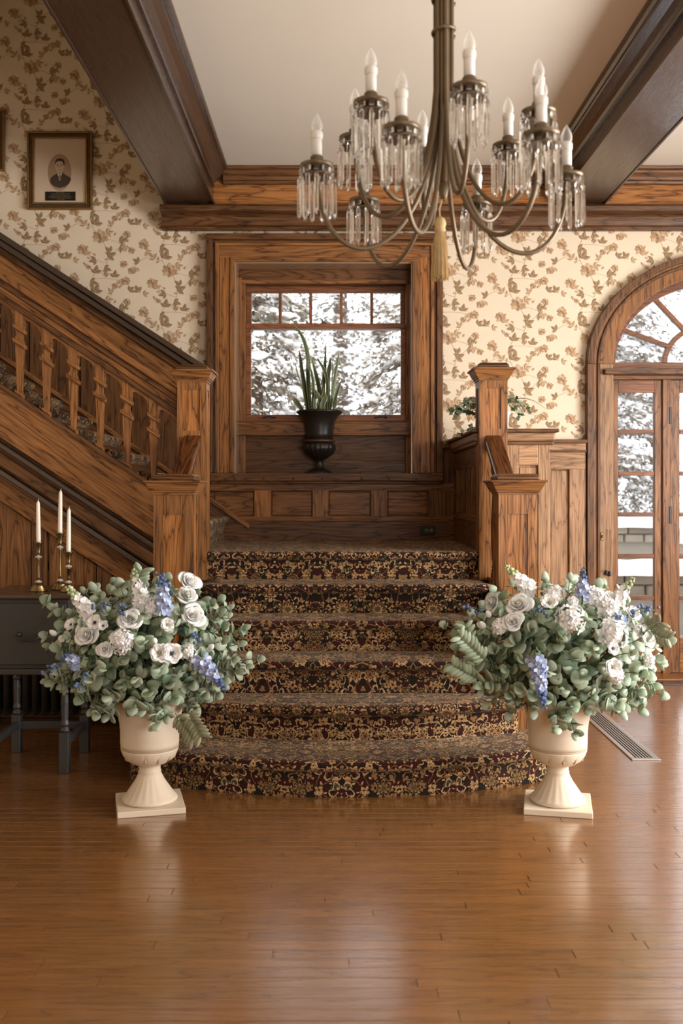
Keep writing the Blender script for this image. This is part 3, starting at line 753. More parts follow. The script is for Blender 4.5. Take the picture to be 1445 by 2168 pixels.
# ---- newel posts
def newel(label, cx, yf, w, zb, zt, kcap, pan, side_pan):
    """cap of block, plate and stepped cove; shaft with sunk panels on front and sides."""
    cy = yf + w / 2
    t = thing('newel_post', (cx, cy, zb), label, 'newel post', 'oak newel posts of the stair')
    s = kcap
    zs_ = zt - .032 * s - .012 * s - .058 * s           # underside of the cap
    i = .008
    core = MB().box(cx - w / 2 + i, cx + w / 2 - i, yf + i, yf + w - i, zb, zs_).build('shaft', GZ, t)
    fr = MB()
    (pz0, pz1, pw_) = pan
    for axis in range(4):
        def bx_(u0, u1, za, zbb):
            h = w / 2
            if axis == 0: fr.box(cx + u0, cx + u1, yf, yf + i + .001, za, zbb)
            if axis == 1: fr.box(cx + u0, cx + u1, yf + w - i - .001, yf + w, za, zbb)
            if axis == 2: fr.box(cx - h, cx - h + i + .001, cy + u0, cy + u1, za, zbb)
            if axis == 3: fr.box(cx + h - i - .001, cx + h, cy + u0, cy + u1, za, zbb)
        e = 0 if axis < 2 else .0002
        bx_(-w / 2 + e, -pw_, zb, zs_); bx_(pw_, w / 2 - e, zb, zs_)
        bx_(-pw_, pw_, pz1, zs_); bx_(-pw_, pw_, zb, pz0)
    fr.build('panel_frame', OZ, t)
    cap = MB()
    hw = w / 2
    def sq(h, za, zb_, h2=None):
        h2 = h if h2 is None else h2
        v = [(cx + a * h, cy + b * h, za) for a, b in ((-1, -1), (1, -1), (1, 1), (-1, 1))] + [(cx + a * h2, cy + b * h2, zb_) for a, b in ((-1, -1), (1, -1), (1, 1), (-1, 1))]
        cap.add(v, [(3, 2, 1, 0), (4, 5, 6, 7)] + [(q, (q + 1) % 4, 4 + (q + 1) % 4, 4 + q) for q in range(4)])
    z = zs_
    sq(hw + .006 * s, z - .004, z + .008 * s); z += .008 * s
    sq(hw + .014 * s, z, z + .010 * s); z += .010 * s
    sq(hw + .018 * s, z, z + .034 * s, hw + .034 * s); z += .034 * s
    sq(hw + .036 * s, z, z + .006 * s); z += .006 * s
    cap.build('cap_moulding', OX, t, bevel=.0025)
    cap = MB(); sq(hw + .046 * s, z, z + .012 * s); z += .012 * s
    cap.build('cap_plate', OX, t, bevel=.004)
    cap = MB(); sq(hw + .010 * s, z, z + .02 * s); sq(hw + .010 * s, z + .02 * s, zt, hw - .006 * s)
    cap.build('cap_block', BX, t, bevel=.006)
    return t
newel('tall oak newel post left of the stair, at the foot of the upper flight', WX(405.5, 6.0), 6.0, .175, 4 * RI + .02, WZ(772, 6.01), 1.0, (WZ(912, 6), WZ(824, 6), .05), 1)
newel('tall oak newel post right of the stair, before the plant ledge', WX(1044, 6.0), 6.0, .17, 4 * RI + .02, WZ(768, 6.01), 1.0, (WZ(908, 6), WZ(821, 6), .045), 1)
newel('short thick oak newel post behind the left flower urn', WX(366.5, 5.09), 5.09, .203, .0, WZ(1004, 5.1), 1.0, (.46, WZ(1089, 5.09), .052), 1)
newel('short thick oak newel post behind the right flower urn', WX(1096, 5.09), 5.09, .199, .0, WZ(1003, 5.1), 1.0, (.46, WZ(1088, 5.09), .051), 1)

# ---- short raking hand rails beside the lower flight
def short_rail(label, xc, sg):
    t = thing('stair_railing', (xc, 5.6, .9), label, 'railing', 'short stair railings between newels')
    ya, yb = 5.285, 6.01; za, zb = 1.722 - .567 * (6.0 - ya), 1.722 + .006
    prof = [(-.054, -.05), (-.054, -.012), (-.044, 0), (.044, 0), (.054, -.012), (.054, -.05), (.036, -.058), (.036, -.075), (-.036, -.075), (-.036, -.058)]
    m = MB(); n = len(prof)
    m.add([(xc + a, ya, za + b) for a, b in prof] + [(xc + a, yb, zb + b) for a, b in prof], [tuple(range(n)), tuple(range(2 * n - 1, n - 1, -1))] + [(i, n + i, n + (i + 1) % n, (i + 1) % n) for i in range(n)])
    m.build('handrail', oak('R', 'rail'), t, bevel=.004)
    for k, y in enumerate((5.40, 5.58, 5.78, 5.93)):
        zt = 1.722 - .567 * (6.0 - y) - .07
        zb_ = {0: 3, 1: 4, 2: 5, 3: 5}[k] * RI
        h = zt - zb_
        pr = [(.022, 0), (.022, .05), (.016, .055), (.020, .065), (.014, .075), (.018, .085), (.012, .10), (.020, .20), (.022, .28 * h / .62), (.015, h * .62), (.011, h * .74), (.017, h * .755), (.011, h * .77), (.018, h * .80), (.012, h * .82), (.020, h * .85), (.022, h * .87), (.022, h)]
        pr = [(r, z) for r, z in pr]; pr.sort(key=lambda q: q[1])
        MB().lathe(pr, (xc + sg * -.005, y, zb_), 12).build('baluster', BZ, t, smooth=True)
    return t
short_rail('dark glossy raking handrail and turned balusters on the left of the steps', WX(406, 6.0), -1)
short_rail('dark glossy raking handrail and turned balusters on the right of the steps', WX(1044, 6.0), 1)

# ---- upper flight, running up to the left along the back wall
M_ = .66
YF = 6.05; KF = F / YF
def sl(x0, x1, ya, yb, yy=YF, m=M_):
    """sloping board in the picture's XZ plane; ya, yb = pixel heights of its edges at x = 0 px"""
    return [(WX(x0, yy), WZ(yb + m * x0, yy)), (WX(x1, yy), WZ(yb + m * x1, yy)), (WX(x1, yy), WZ(ya + m * x1, yy)), (WX(x0, yy), WZ(ya + m * x0, yy))]
XL, XR = -190, 377
uf = thing('upper_staircase', (-1.6, 6.7, 1.02), 'carpeted upper flight climbing left along the wall behind the balusters', 'stairs')
noses = [(-.80, 1.20), (-.965, 1.362)] + [(-1.16 - .2155 * j, 1.509 + .1365 * j) for j in range(0, 8)]
for i, (nx_, nz_) in enumerate(noses):
    zprev = LAND if i == 0 else noses[i - 1][1]
    nxt = noses[i + 1][0] if i + 1 < len(noses) else nx_ - .22
    prof = [(nx_ - .035, zprev - .01), (nx_ - .035, nz_ - .06), (nx_ - .022, nz_ - .052), (nx_ - .006, nz_ - .042), (nx_, nz_ - .028), (nx_ - .002, nz_ - .012), (nx_ - .012, nz_ - .002), (nx_ - .03, nz_), (nxt - .05, nz_)]
    rows = []; uvs = []
    for j in range(9):
        yv = 6.105 + (7.39 - 6.105) * j / 8
        rows.append([(a, yv, b) for a, b in prof]); v = i * .83; q0 = None
        for a, b in prof:
            if q0: v += math.hypot(a - q0[0], b - q0[1])
            q0 = (a, b); uvs.append((yv, v))
    m = MB(); m.grid(rows)
    end = prof + [(nxt - .05, zprev - .16), (nx_ - .035, zprev - .16)]
    m.add([(a, 6.105, b) for a, b in end], [tuple(range(len(end)))]); m.uv = uvs + [(a, b) for a, b in end]
    m.build('carpeted_step', carpet, uf, smooth=True)
MB().prism([(-.86, LAND), (-.86, 1.1)] + [(a - .05, b - .06) for a, b in noses] + [(-2.9, 2.4), (-2.9, 1.9), (-1.3, LAND)], 6.12, 7.38).build('stair_carcass', BX, uf)
ustr = MB().prism(sl(XL, XR, 816, 926), YF, YF + .05).build('outer_string', OS, uf, bevel=.004)
MB().prism(sl(XL, XR, 812, 822), YF - .012, YF + .062).build('string_cap', BS, uf, bevel=.004)
# wall string and its moulded edge
def slw(x0, x1, ya, yb, yy=7.36): return sl(x0, x1, ya, yb, yy, .685)
ws_ = [(WX(527, 7.38), LAND - .0), (WX(526, 7.38), WZ(1113, 7.38)), (WX(-190, 7.38), WZ(748 - 190 * .685 + 2, 7.38)), (WX(-190, 7.38), WZ(880 - 190 * .685, 7.38)), (WX(400, 7.38), LAND)]
MB().prism(ws_, 7.385, 7.43).build('wall_string', BS, uf, bevel=.004)
MB().prism(sl(-190, 527, 746, 757, 7.37, .690), 7.365, 7.43).build('string_moulding', OS, uf, bevel=.005)

# ---- balustrade of the upper flight
bal = thing('upper_balustrade', (-1.5, YF, 1.6), 'sloping oak balustrade with sawn balusters and arched apron, left of the window', 'railing')
MB().prism(sl(XL, XR, 574, 590), YF - .025, YF + .085).build('handrail', OS, bal, bevel=.008)
MB().prism(sl(XL, XR, 590, 604), YF - .005, YF + .065).build('rail_moulding', BS, bal, bevel=.006)
MB().prism(sl(XL, XR, 604, 620), YF + .004, YF + .056).build('rail_moulding', OS, bal, bevel=.006)
MB().prism(sl(XL, XR, 620, 633), YF - .006, YF + .066).build('rail_moulding', BS, bal, bevel=.006)
SP = 56.9
for i in range(-1, 10):
    xb = 324 - SP * i                      # centre of baluster i in pixels
    yt = 633 + M_ * xb                     # underside of the rail there
    yc = 881 - 37.6 * i                    # first collar
    ybm = 818 + M_ * xb
    if i >= 0:
        hw = lambda q: q / KF
        X = lambda q: WX(xb + q, YF); Z = lambda q: WZ(q, YF)
        m = MB()
        L_ = ybm - yc
        out = [(-9, yt - 6), (-9, yc - 2), (-10, yc), (-10, yc + 6), (-6, yc + 12), (-5.5, yc + 20), (-9.5, yc + 27), (-11, yc + 36), (-8.5, yc + 40), (-4.5, ybm - 20), (-4.5, ybm - 15), (-8, ybm - 9), (-9, ybm + 3)]
        sk = lambda q: q * M_ * .9
        poly = [(X(a), Z(b + (sk(a) if 0 < j < 12 else sk(a)))) for j, (a, b) in enumerate(out)] + [(X(-a), Z(b + sk(-a))) for a, b in out[::-1]]
        # convex slices keep the caps clean
        n = len(out)
        for j in range(n - 1):
            m.prism([poly[j], poly[j + 1], poly[2 * n - 2 - j], poly[2 * n - 1 - j]], YF + .006, YF + .05)
        bo = m.build('baluster', OZ, bal)
        for q0, q1, ww in ((-1, 7, 13), (30, 38, 14), (ybm - yc - 14, ybm - yc - 9, 9)):
            p = [(X(-ww), Z(yc + q0 - sk(ww))), (X(ww), Z(yc + q0 + sk(ww))), (X(ww - 1), Z(yc + q1 + sk(ww))), (X(-ww + 1), Z(yc + q1 - sk(ww)))]
            MB().prism(p, YF - .006, YF + .056).build('collar', OS, bo, bevel=.003)
    # arched apron between this baluster and the next one up
    xl = xb - SP + 9; xr = xb - 9
    if i == -1: xl, xr = 333, 377
    ytl = lambda q: 633 + M_ * q
    n = 10; m = MB(); pts = []
    for k in range(n + 1):
        u = k / n; xx = xl + (xr - xl) * u
        arch_ = math.sqrt(max(0, 1 - (2 * u - 1) ** 4))
        pts.append((xx, ytl(xx) + 33 - 26 * arch_ + (0 if 0 < k < n else 6)))
    for (xa, ya), (xc_, yc_) in zip(pts, pts[1:]):
        m.prism([(WX(xa, YF), WZ(ytl(xa) - 5, YF)), (WX(xa, YF), WZ(ya, YF)), (WX(xc_, YF), WZ(yc_, YF)), (WX(xc_, YF), WZ(ytl(xc_) - 5, YF))], YF + .01, YF + .046)
    m.build('apron_arch', OS, bal)

# ---- panelled wall below the upper flight
uw = thing('trim_9', (0, 0, 0), 'panelled oak wall under the upper flight, behind candlesticks and radiator', 'panelling', kind='structure')
MB().box(-3.3, WX(404, 6.2), 6.14, 6.2, 0, .95).prism([(-3.3, .9), (WX(404, 6.2), .9), (WX(404, 6.2), LAND - .02), (-3.3, LAND + 1.2)], 6.14, 6.19).build('back_board', BZ, uw)
for a, b, p, mt in ((926, 936, .03, BS), (936, 947, -.015, oak('S', 'dark')), (947, 958, .012, BS), (958, 984, -.022, BS), (984, 992, .02, BS), (992, 1004, -.012, oak('S', 'dark')), (1004, 1013, .012, BS)):
    MB().prism(sl(XL, XR, a, b), YF + p, YF + .12).build('raking_moulding', mt, uw, bevel=.004)
MB().prism(sl(XL, XR, 1013, 1064), YF + .045, YF + .13).build('raking_rail', OS, uw, bevel=.004)
for xa, xb in ((-190, -150), (60, 92), (200, 232), (-60, -34)):
    xm = (xa + xb) / 2
    p = [(WX(xa, YF), .0), (WX(xb, YF), .0), (WX(xb, YF), WZ(1064 + M_ * xb, YF)), (WX(xa, YF), WZ(1064 + M_ * xa, YF))]
    MB().prism(p, YF + .06, YF + .13).build('stile', BZ, uw, bevel=.003)
for xa, xb in ((-150, -60), (-34, 60), (92, 200), (232, 330)):
    g = 3
    p = [(WX(xa + g, YF), .15), (WX(xb - g, YF), .15), (WX(xb - g, YF), WZ(1064 + M_ * xb + g, YF)), (WX(xa + g, YF), WZ(1064 + M_ * xa + g, YF))]
    MB().prism(p, YF + .08, YF + .13).build('panel', OZ, uw, bevel=.005)
MB().box(-3.3, WX(404, 6.2), YF + .04, YF + .13, 0, .16).build('baseboard', BX, uw, bevel=.006)

# ---- dado on the back wall beside the upper flight
dd = thing('trim_10', (0, 0, 0), 'sloping oak dado with heavy cap along the papered wall above the balustrade', 'dado', kind='structure')
YD_ = 7.38
sw = lambda x0, x1, a, b, m=.65, yy=YD_: sl(x0, x1, a, b, yy, m)
XE = 437
MB().prism(sw(-200, XE, 492, 506), 7.31, YB).build('cap', oak('S', 'dark'), dd, bevel=.006)
MB().prism(sw(-200, XE, 506, 522), 7.335, YB).build('cap_moulding', oak('S', 'dark'), dd, bevel=.008)
MB().prism(sw(-200, XE, 522, 538), 7.37, YB).build('cap_moulding', BS, dd, bevel=.006)
MB().prism(sw(-200, XE, 538, 600), 7.395, YB).build('top_rail', OS, dd, bevel=.004)
MB().prism(sw(-200, XE, 596, 790), 7.425, YB).build('back_panel', BZ, dd)
for k in range(7):  # stiles and panels in browner oak: shade behind the balusters put into the colour
    xa = 385 - 108 * k
    MB().prism([(WX(xa, YD_), WZ(762 + .685 * xa, YD_)), (WX(xa + 42, YD_), WZ(762 + .685 * (xa + 42), YD_)), (WX(xa + 42, YD_), WZ(598 + .65 * (xa + 42), YD_)), (WX(xa, YD_), WZ(598 + .65 * xa, YD_))], 7.40, YB).build('stile', BZ, dd, bevel=.004)
    xa, xb = xa - 64, xa - 2
    MB().prism([(WX(xa, YD_), WZ(758 + .685 * xa, YD_)), (WX(xb, YD_), WZ(758 + .685 * xb, YD_)), (WX(xb, YD_), WZ(603 + .65 * xb, YD_)), (WX(xa, YD_), WZ(603 + .65 * xa, YD_))], 7.415, YB).build('panel', BZ, dd, bevel=.005)

# ---- panelled ledge right of the landing
lg = thing('plant_ledge', (1.09, 6.8, 0), 'panelled oak half-height ledge with moulded cap behind the right tall newel', 'ledge')
XA, XB = .868, WX(1163, 6.1); ZT = WZ(908, 6.08)
YL = 6.1
MB().box(XA + .015, XB - .012, YL + .015, YB - .002, 0, ZT - .03).build('body', PZ_, lg)
MB().box(XA - .05, XB + .05, YL - .05, YB - .002, ZT - .022, ZT).build('cap', oak('X', 'brown'), lg, bevel=.007)
MB().box(XA - .03, XB + .03, YL - .03, YB - .002, ZT - .075, ZT - .022).build('cap_moulding', PX_, lg, bevel=.012)
MB().box(XA - .02, XB + .02, YL - .02, YB - .002, ZT - .098, ZT - .075).build('cap_moulding', BX, lg, bevel=.006)
# front
zr = WZ(985, YL)
for a, b in ((1065, 1097), (1138, 1163)):
    MB().box(WX(a, YL), WX(b, YL), YL - .006, YL + .02, 0, ZT - .09).build('stile', PZ_, lg, bevel=.003)
MB().box(WX(1097, YL), WX(1138, YL), YL - .006, YL + .02, zr, ZT - .09).build('rail', PX_, lg, bevel=.003)
MB().box(WX(1099, YL), WX(1136, YL), YL + .008, YL + .02, .2, zr - .012).build('panel', PZ_, lg, bevel=.006)
# side towards the landing, with slots
xs = XA
MB().box(xs, xs + .025, YL, YB - .01, LAND, 1.19).build('base_board', BY, lg, bevel=.004)
MB().box(xs - .012, xs + .02, YL, YB - .01, 1.19, 1.235).build('base_rail', BY, lg, bevel=.006)
MB().box(xs, xs + .025, YL, YB - .01, 1.54, ZT - .09).build('top_rail', BY, lg, bevel=.004)
y = YL
while y < YB - .05:
    MB().box(xs + .001, xs + .024, y, min(y + .09, YB - .01), 1.23, 1.545).build('stile', BZ, lg, bevel=.003)
    y += .225
# ================================================================ FURNITURE AND LOOSE THINGS
# ---- small dark cabinet table at the left
slate = plain('charcoal_paint', (.040, .038, .036), rough=.42, var=.15, nscale=6)
tx0, tx1, ty0, ty1 = -1.735, WX(146, 4.87), 4.87, 5.33
ttop = .882
tb = thing('cabinet_table', ((tx0 + tx1) / 2, 5.1, 0), 'charcoal painted drawer table on turned legs carrying three candlesticks', 'table')
MB().box(tx0 - .02, tx1 + .03, ty0 - .03, ty1 + .02, ttop - .022, ttop).build('table_top', oak('X', 'dark'), tb, bevel=.007)
MB().box(tx0, tx1, ty0, ty1, ttop - .365, ttop - .022).build('case', slate, tb, bevel=.004)
MB().box(tx0 - .008, tx1 + .008, ty0 - .008, ty1 + .008, ttop - .395, ttop - .365).build('base_moulding', slate, tb, bevel=.006)
dw = MB().box(tx0 + .03, tx1 - .012, ty0 - .012, ty0 + .01, ttop - .345, ttop - .045).build('drawer_front', slate, tb, bevel=.005)
hx, hz = WX(61, 4.85), WZ(1346, 4.85)
MB().tube([(hx - .05, 4.835, hz + .006), (hx - .047, 4.825, hz - .012), (hx - .028, 4.82, hz - .024), (hx, 4.82, hz - .020), (hx + .028, 4.82, hz - .024), (hx + .047, 4.825, hz - .012), (hx + .05, 4.835, hz + .006)], .0045, 8).build('drop_handle', iron, dw, smooth=True)
for s_ in (-1, 1):
    MB().ball((hx + s_ * .05, 4.848, hz + .006), .013, 10, 6).build('handle_rose', iron, dw, smooth=True)
legp = [(.030, .0), (.030, .001)]
def turned_leg(x, y):
    m = MB(); z1 = ttop - .395
    m.box(x - .024, x + .024, y - .024, y + .024, 0, .20)
    m.lathe([(.018, .20), (.024, .21), (.016, .225), (.022, .24), (.017, .26), (.019, .33), (.020, z1 - .14), (.016, z1 - .10), (.023, z1 - .09), (.016, z1 - .075), (.020, z1 - .05), (.024, z1 - .03), (.024, z1)], (x, y, 0), 24)
    m.build('leg', slate, tb, bevel=.003)
for x in (tx0 + .035, tx1 - .03):
    for y in (ty0 + .035, ty1 - .035): turned_leg(x, y)
for x in (tx0 + .035, tx1 - .03):
    MB().box(x - .012, x + .012, ty0 + .05, ty1 - .05, .125, .165).build('stretcher', slate, tb, bevel=.003)
MB().box(tx0 + .05, tx1 - .05, ty1 - .05, ty1 - .025, .125, .165).build('stretcher', slate, tb, bevel=.003)

# ---- candlesticks and candles
wax = plain('ivory_wax', (.80, .74, .62), rough=.5, sub=.15)
crys = crystal_mat()
def candlestick(px, ytop_px, ybot_px, ctop_px, y, label, clabel):
    x = WX(px, y); z1 = WZ(ytop_px, y) ; h = z1 - ttop
    t = thing('candlestick', (x, y, ttop), label, 'candlestick', 'brass candlesticks on the table')
    MB().lathe([(.044, 0), (.045, .006), (.038, .012), (.040, .016), (.030, .024), (.033, .028), (.020, .034), (.012, .040)], (x, y, ttop), 24).build('base', brass, t, smooth=True)
    MB().lathe([(.006, .056), (.007, .07), (.0055, .12), (.007, h - .085), (.009, h - .08)], (x, y, ttop), 14).build('stem', brass, t, smooth=True)
    for zz in (.047, h - .072):
        m = MB()
        for q in range(9):
            a = q * 2 * math.pi / 9
            m.ball((x + .0115 * math.cos(a), y + .0115 * math.sin(a), ttop + zz), .0058, 6, 4)
        m.ball((x, y, ttop + zz), .011, 8, 5)
        m.build('crystal_collar', plain('rhinestone', (.75, .72, .70), rough=.12, metal=.6, var=.3, nscale=300), t)
    MB().lathe([(.007, h - .062), (.012, h - .055), (.010, h - .045), (.013, h - .03), (.017, h - .012), (.023, h), (.0235, h + .003), (.014, h + .002), (.012, h - .01)], (x, y, ttop), 20).build('cup', brass, t, smooth=True)
    c = thing('taper_candle', (x, y, z1), clabel, 'candle', 'ivory taper candles')
    hc = WZ(ctop_px, y) - z1
    lx = rnd.uniform(-.004, .004)
    MB().tube([(x, y, z1 - .006), (x, y, z1 + .02), (x + lx * .5, y, z1 + hc * .5), (x + lx, y, z1 + hc - .02), (x + lx + .001, y, z1 + hc - .006)], [.0115, .0115, .0105, .0088, .004], 14).build('candle_body', wax, c, smooth=True)
    MB().tube([(x + lx + .001, y, z1 + hc - .008), (x + lx + .003, y, z1 + hc + .004)], .0011, 5).build('wick', wax, c)
candlestick(81.5, 1149, 1250, 1058, 5.02, 'brass candlestick of middle height, leftmost of the three', 'ivory taper candle in the leftmost brass candlestick')
candlestick(127, 1129, 1248, 1036, 5.10, 'tallest brass candlestick, standing between the other two', 'ivory taper candle in the tallest brass candlestick')
candlestick(145, 1169, 1250, 1074, 5.00, 'shortest brass candlestick, nearest the flowers', 'ivory taper candle in the shortest brass candlestick')

# ---- radiator
rd = thing('radiator', (-1.6, 5.92, 0), 'black cast iron column radiator standing against the panelling under the stairs', 'radiator')
riron = plain('radiator_iron', (.030, .025, .022), rough=.5, var=.2)
x = -2.5; sec = None
while x < -1.02:
    if sec is None:
        m = MB()
        for yy in (-.07, 0, .07): m.tube([(0, yy, .09), (0, yy, .70)], .020, 10)
        m.tube([(0, -.075, .71), (0, .075, .71)], .024, 10); m.tube([(0, -.075, .09), (0, .075, .09)], .024, 10)
        sec = m.mesh('radiator_section', riron, True)
    o = bpy.data.objects.new('section', sec); COL.objects.link(o); attach(o, rd, (x, 5.92, 0)); x += .056
for x in (-2.45, -1.06): MB().box(x - .02, x + .02, 5.85, 5.99, 0, .10).build('foot', riron, rd, bevel=.005)

# ---- pictures on the wall
gilt = plain('worn_gilt', (.30, .165, .05), rough=.4, metal=.75, var=.5, nscale=45, bump=.4)
gilt_d = plain('dark_gilt', (.095, .052, .02), rough=.45, metal=.3, var=.4, nscale=30)
yp = YB - .03
def frame(name, px0, px1, py0, py1, label):
    x0, x1, z1, z0 = WX(px0, yp), WX(px1, yp), WZ(py0, yp), WZ(py1, yp)
    t = thing(name, ((x0 + x1) / 2, YB, (z0 + z1) / 2), label, 'picture')
    for a, b, p, mt in ((0, .014, .034, gilt), (.014, .040, .024, gilt_d), (.040, .052, .03, gilt)):
        for (xa, xb, za, zb) in ((x0 + a, x0 + b, z0 + a, z1 - a), (x1 - b, x1 - a, z0 + a, z1 - a), (x0 + b, x1 - b, z0 + a, z0 + b), (x0 + b, x1 - b, z1 - b, z1 - a)):
            MB().box(xa, xb, YB - p, YB - .002, za, zb).build('frame_bar', mt, t, bevel=.003)
    MB().box(x0 + .05, x1 - .05, YB - .018, YB - .004, z0 + .05, z1 - .05).build('mat_board', plain('mat_board', (.60, .46, .33), rough=.7), t)
    return t
fr = frame('framed_portrait', 57, 195, 278, 443, 'gilt framed sepia oval portrait of a man above a black plaque')
sep = [plain('sepia_%d' % i, c, rough=.6) for i, c in enumerate(((.36, .235, .14), (.50, .345, .215), (.055, .036, .025), (.028, .02, .016), (.60, .46, .33), (.27, .17, .10)))]
ocx, ocz = WX(125, yp), WZ(364, yp); oa, ob = 25 / K, 39 / K
ph = MB(); yv = YB - .0185
def disc(cx_, cz_, a, b, mi, ly, n=28, t0=0, t1=360, sx=0):
    ph.add([(cx_ + a * math.cos(R(t0 + (t1 - t0) * i / n)) + sx * b * math.sin(R(t0 + (t1 - t0) * i / n)), yv - .0003 * ly, cz_ + b * math.sin(R(t0 + (t1 - t0) * i / n))) for i in range(n)], [tuple(range(n))], mi)
def pol(pts, mi, ly):
    ph.add([(ocx + a / K, yv - .0003 * ly, ocz + b / K) for a, b in pts], [tuple(range(len(pts)))], mi)
disc(ocx, ocz, oa, ob, 0, 0)
pol([(-20, -20), (-19, -12), (-14, -7), (-5, -2), (0, 1), (7, 0), (14, -6), (20, -9), (24, -12), (24, -16), (20, -24), (12, -30), (0, -33), (-10, -30), (-17, -25)], 2, 1)
pol([(-5, -1), (0, 3), (7, 1), (4, -6), (0, -12), (-3, -7)], 4, 2); pol([(-1, -2), (2, -2), (2, -5), (3, -16), (0, -19), (-2, -15), (-1, -5)], 5, 3)
pol([(-4, 3), (6, 4), (6, -1), (-3, -2)], 5, 2.5)
disc(ocx + 0 / K, ocz + 12.5 / K, 9.2 / K, 13 / K, 1, 4)
pol([(-9, 16), (-9.5, 22), (-6, 28), (1, 30), (8, 28), (11, 21), (10, 13), (8, 17), (7, 22), (2, 24), (-4, 23.5), (-7, 21)], 3, 5)
pol([(-6, 16.5), (-2, 17.2), (-2, 16), (-6, 15.4)], 2, 5); pol([(2, 17.2), (6, 16.5), (6, 15.4), (2, 16)], 2, 5)
pol([(-5, 14.5), (-2.6, 14.8), (-2.6, 13.4), (-5, 13.3)], 3, 5); pol([(2.2, 14.8), (4.8, 14.5), (4.8, 13.3), (2.2, 13.4)], 3, 5)
pol([(-1.2, 14), (.4, 14), (1.2, 9), (-1.8, 8.6)], 0, 5); pol([(-3, 5.8), (3, 5.8), (1.5, 4.4), (-1.8, 4.4)], 5, 5); pol([(9, 13), (11, 13.5), (10.5, 9), (8.6, 8)], 1, 5)
ph.build('oval_photograph', sep, fr)
px0, px1, pz1, pz0 = WX(95, yp), WX(159, yp), WZ(405, yp), WZ(424, yp)
pq = MB().box(px0, px1, YB - .021, YB - .017, pz0, pz1).build('plaque', plain('plaque_black', (.012, .011, .010), rough=.3), fr)
m = MB()
for r_, w_ in enumerate((.30, .62, .55, .70, .80, .62, .2)):
    zz = pz1 - (r_ + 1) * (pz1 - pz0) / 8.2; q = -w_ / 2
    while q < w_ / 2:
        l = rnd.uniform(.02, .06); m.box((px0 + px1) / 2 + q * (px1 - px0), (px0 + px1) / 2 + (q + l) * (px1 - px0), YB - .0216, YB - .0209, zz - .0014, zz + .0014); q += l + .018
m.build('plaque_lettering', plain('plaque_gilt', (.22, .17, .09), rough=.4), pq)
frame('picture_frame', -110, 9, 232, 361, 'gilt picture frame cut off by the edge, left of the portrait')

# ---- floor vent
vent = thing('floor_vent', (1.59, 5.7, 0), 'long brushed metal floor register with lengthwise slots behind the right urn', 'vent')
steel = plain('brushed_steel', (.50, .47, .44), rough=.36, metal=.7, var=.1, nscale=40)
vx0, vx1, vy0, vy1 = 1.517, 1.665, 5.12, 6.36
m = MB(); m.box(vx0, vx1, vy0, vy0 + .03, 0, .007); m.box(vx0, vx1, vy1 - .03, vy1, 0, .007); m.box(vx0, vx0 + .026, vy0 + .03, vy1 - .03, 0, .007); m.box(vx1 - .026, vx1, vy0 + .03, vy1 - .03, 0, .007)
m.build('rim', steel, vent, bevel=.002)
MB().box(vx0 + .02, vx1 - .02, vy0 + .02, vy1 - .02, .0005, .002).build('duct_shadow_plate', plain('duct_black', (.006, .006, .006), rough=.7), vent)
for q in range(6):
    xx = vx0 + .026 + (vx1 - vx0 - .052) * (q + .5) / 6 + .004
    MB().box(xx - .0035, xx + .0035, vy0 + .03, vy1 - .03, .002, .0065).build('slat', steel, vent)

# ---- black urn with snake plant on the window seat
bronze = plain('black_bronze', (.022, .017, .014), rough=.33, spec=.5, var=.35, nscale=9, bump=.05)
copper = plain('worn_edge', (.10, .042, .022), rough=.4)
yu = 7.56; ux, uz = WX(676, yu), zs; ku = F / yu
def zpx(q): return WZ(q, yu) - uz - (WZ(998, yu) - uz)
urn = thing('black_urn', (ux, yu, uz), 'black fluted urn on the window seat holding the snake plant', 'urn')
pr = [(27, 998), (26.5, 996), (22, 992), (13, 988), (9, 983), (8, 975), (9, 969), (14, 967)]
MB().lathe([(r / ku, zpx(q)) for r, q in pr], (ux, yu, uz), 28).build('foot', bronze, urn, smooth=True)
fl = lambda a, z: 1 + .055 * abs(math.cos(a * 9)) ** .6 - .03
pr = [(10, 969), (18, 965), (28, 957), (33, 949), (34.5, 942), (32, 936), (27, 932)]
MB().lathe([(r / ku, zpx(q)) for r, q in pr], (ux, yu, uz), 108, flute=fl).build('fluted_bowl', bronze, urn, smooth=True)
MB().lathe([(r / ku, zpx(q)) for r, q in [(27, 933), (33, 931.5), (34, 929.5), (33, 927.5), (28, 926)]], (ux, yu, uz), 28).build('band', copper, urn, smooth=True)
pr = [(29, 928), (29.5, 915), (31, 900), (34, 887), (40, 876), (47, 871), (50, 869), (50.5, 867), (49, 865), (45, 866), (38, 870), (33, 880), (30, 890), (28, 905)]
MB().lathe([(r / ku, zpx(q)) for r, q in pr], (ux, yu, uz), 36).build('neck', bronze, urn, smooth=True)
MB().lathe([(.001, zpx(877)), (33 / ku, zpx(876)), (33 / ku, zpx(882))], (ux, yu, uz), 24).build('soil', plain('soil', (.02, .014, .01), rough=.95), urn)
sp = thing('snake_plant', (ux, yu, uz + zpx(876)), 'variegated upright snake plant with yellow leaf edges in the black urn', 'plant')
gsn = plain('snake_green', (.045, .075, .030), rough=.42, var=.45, nscale=26); ysn = plain('snake_edge', (.36, .36, .15), rough=.45)
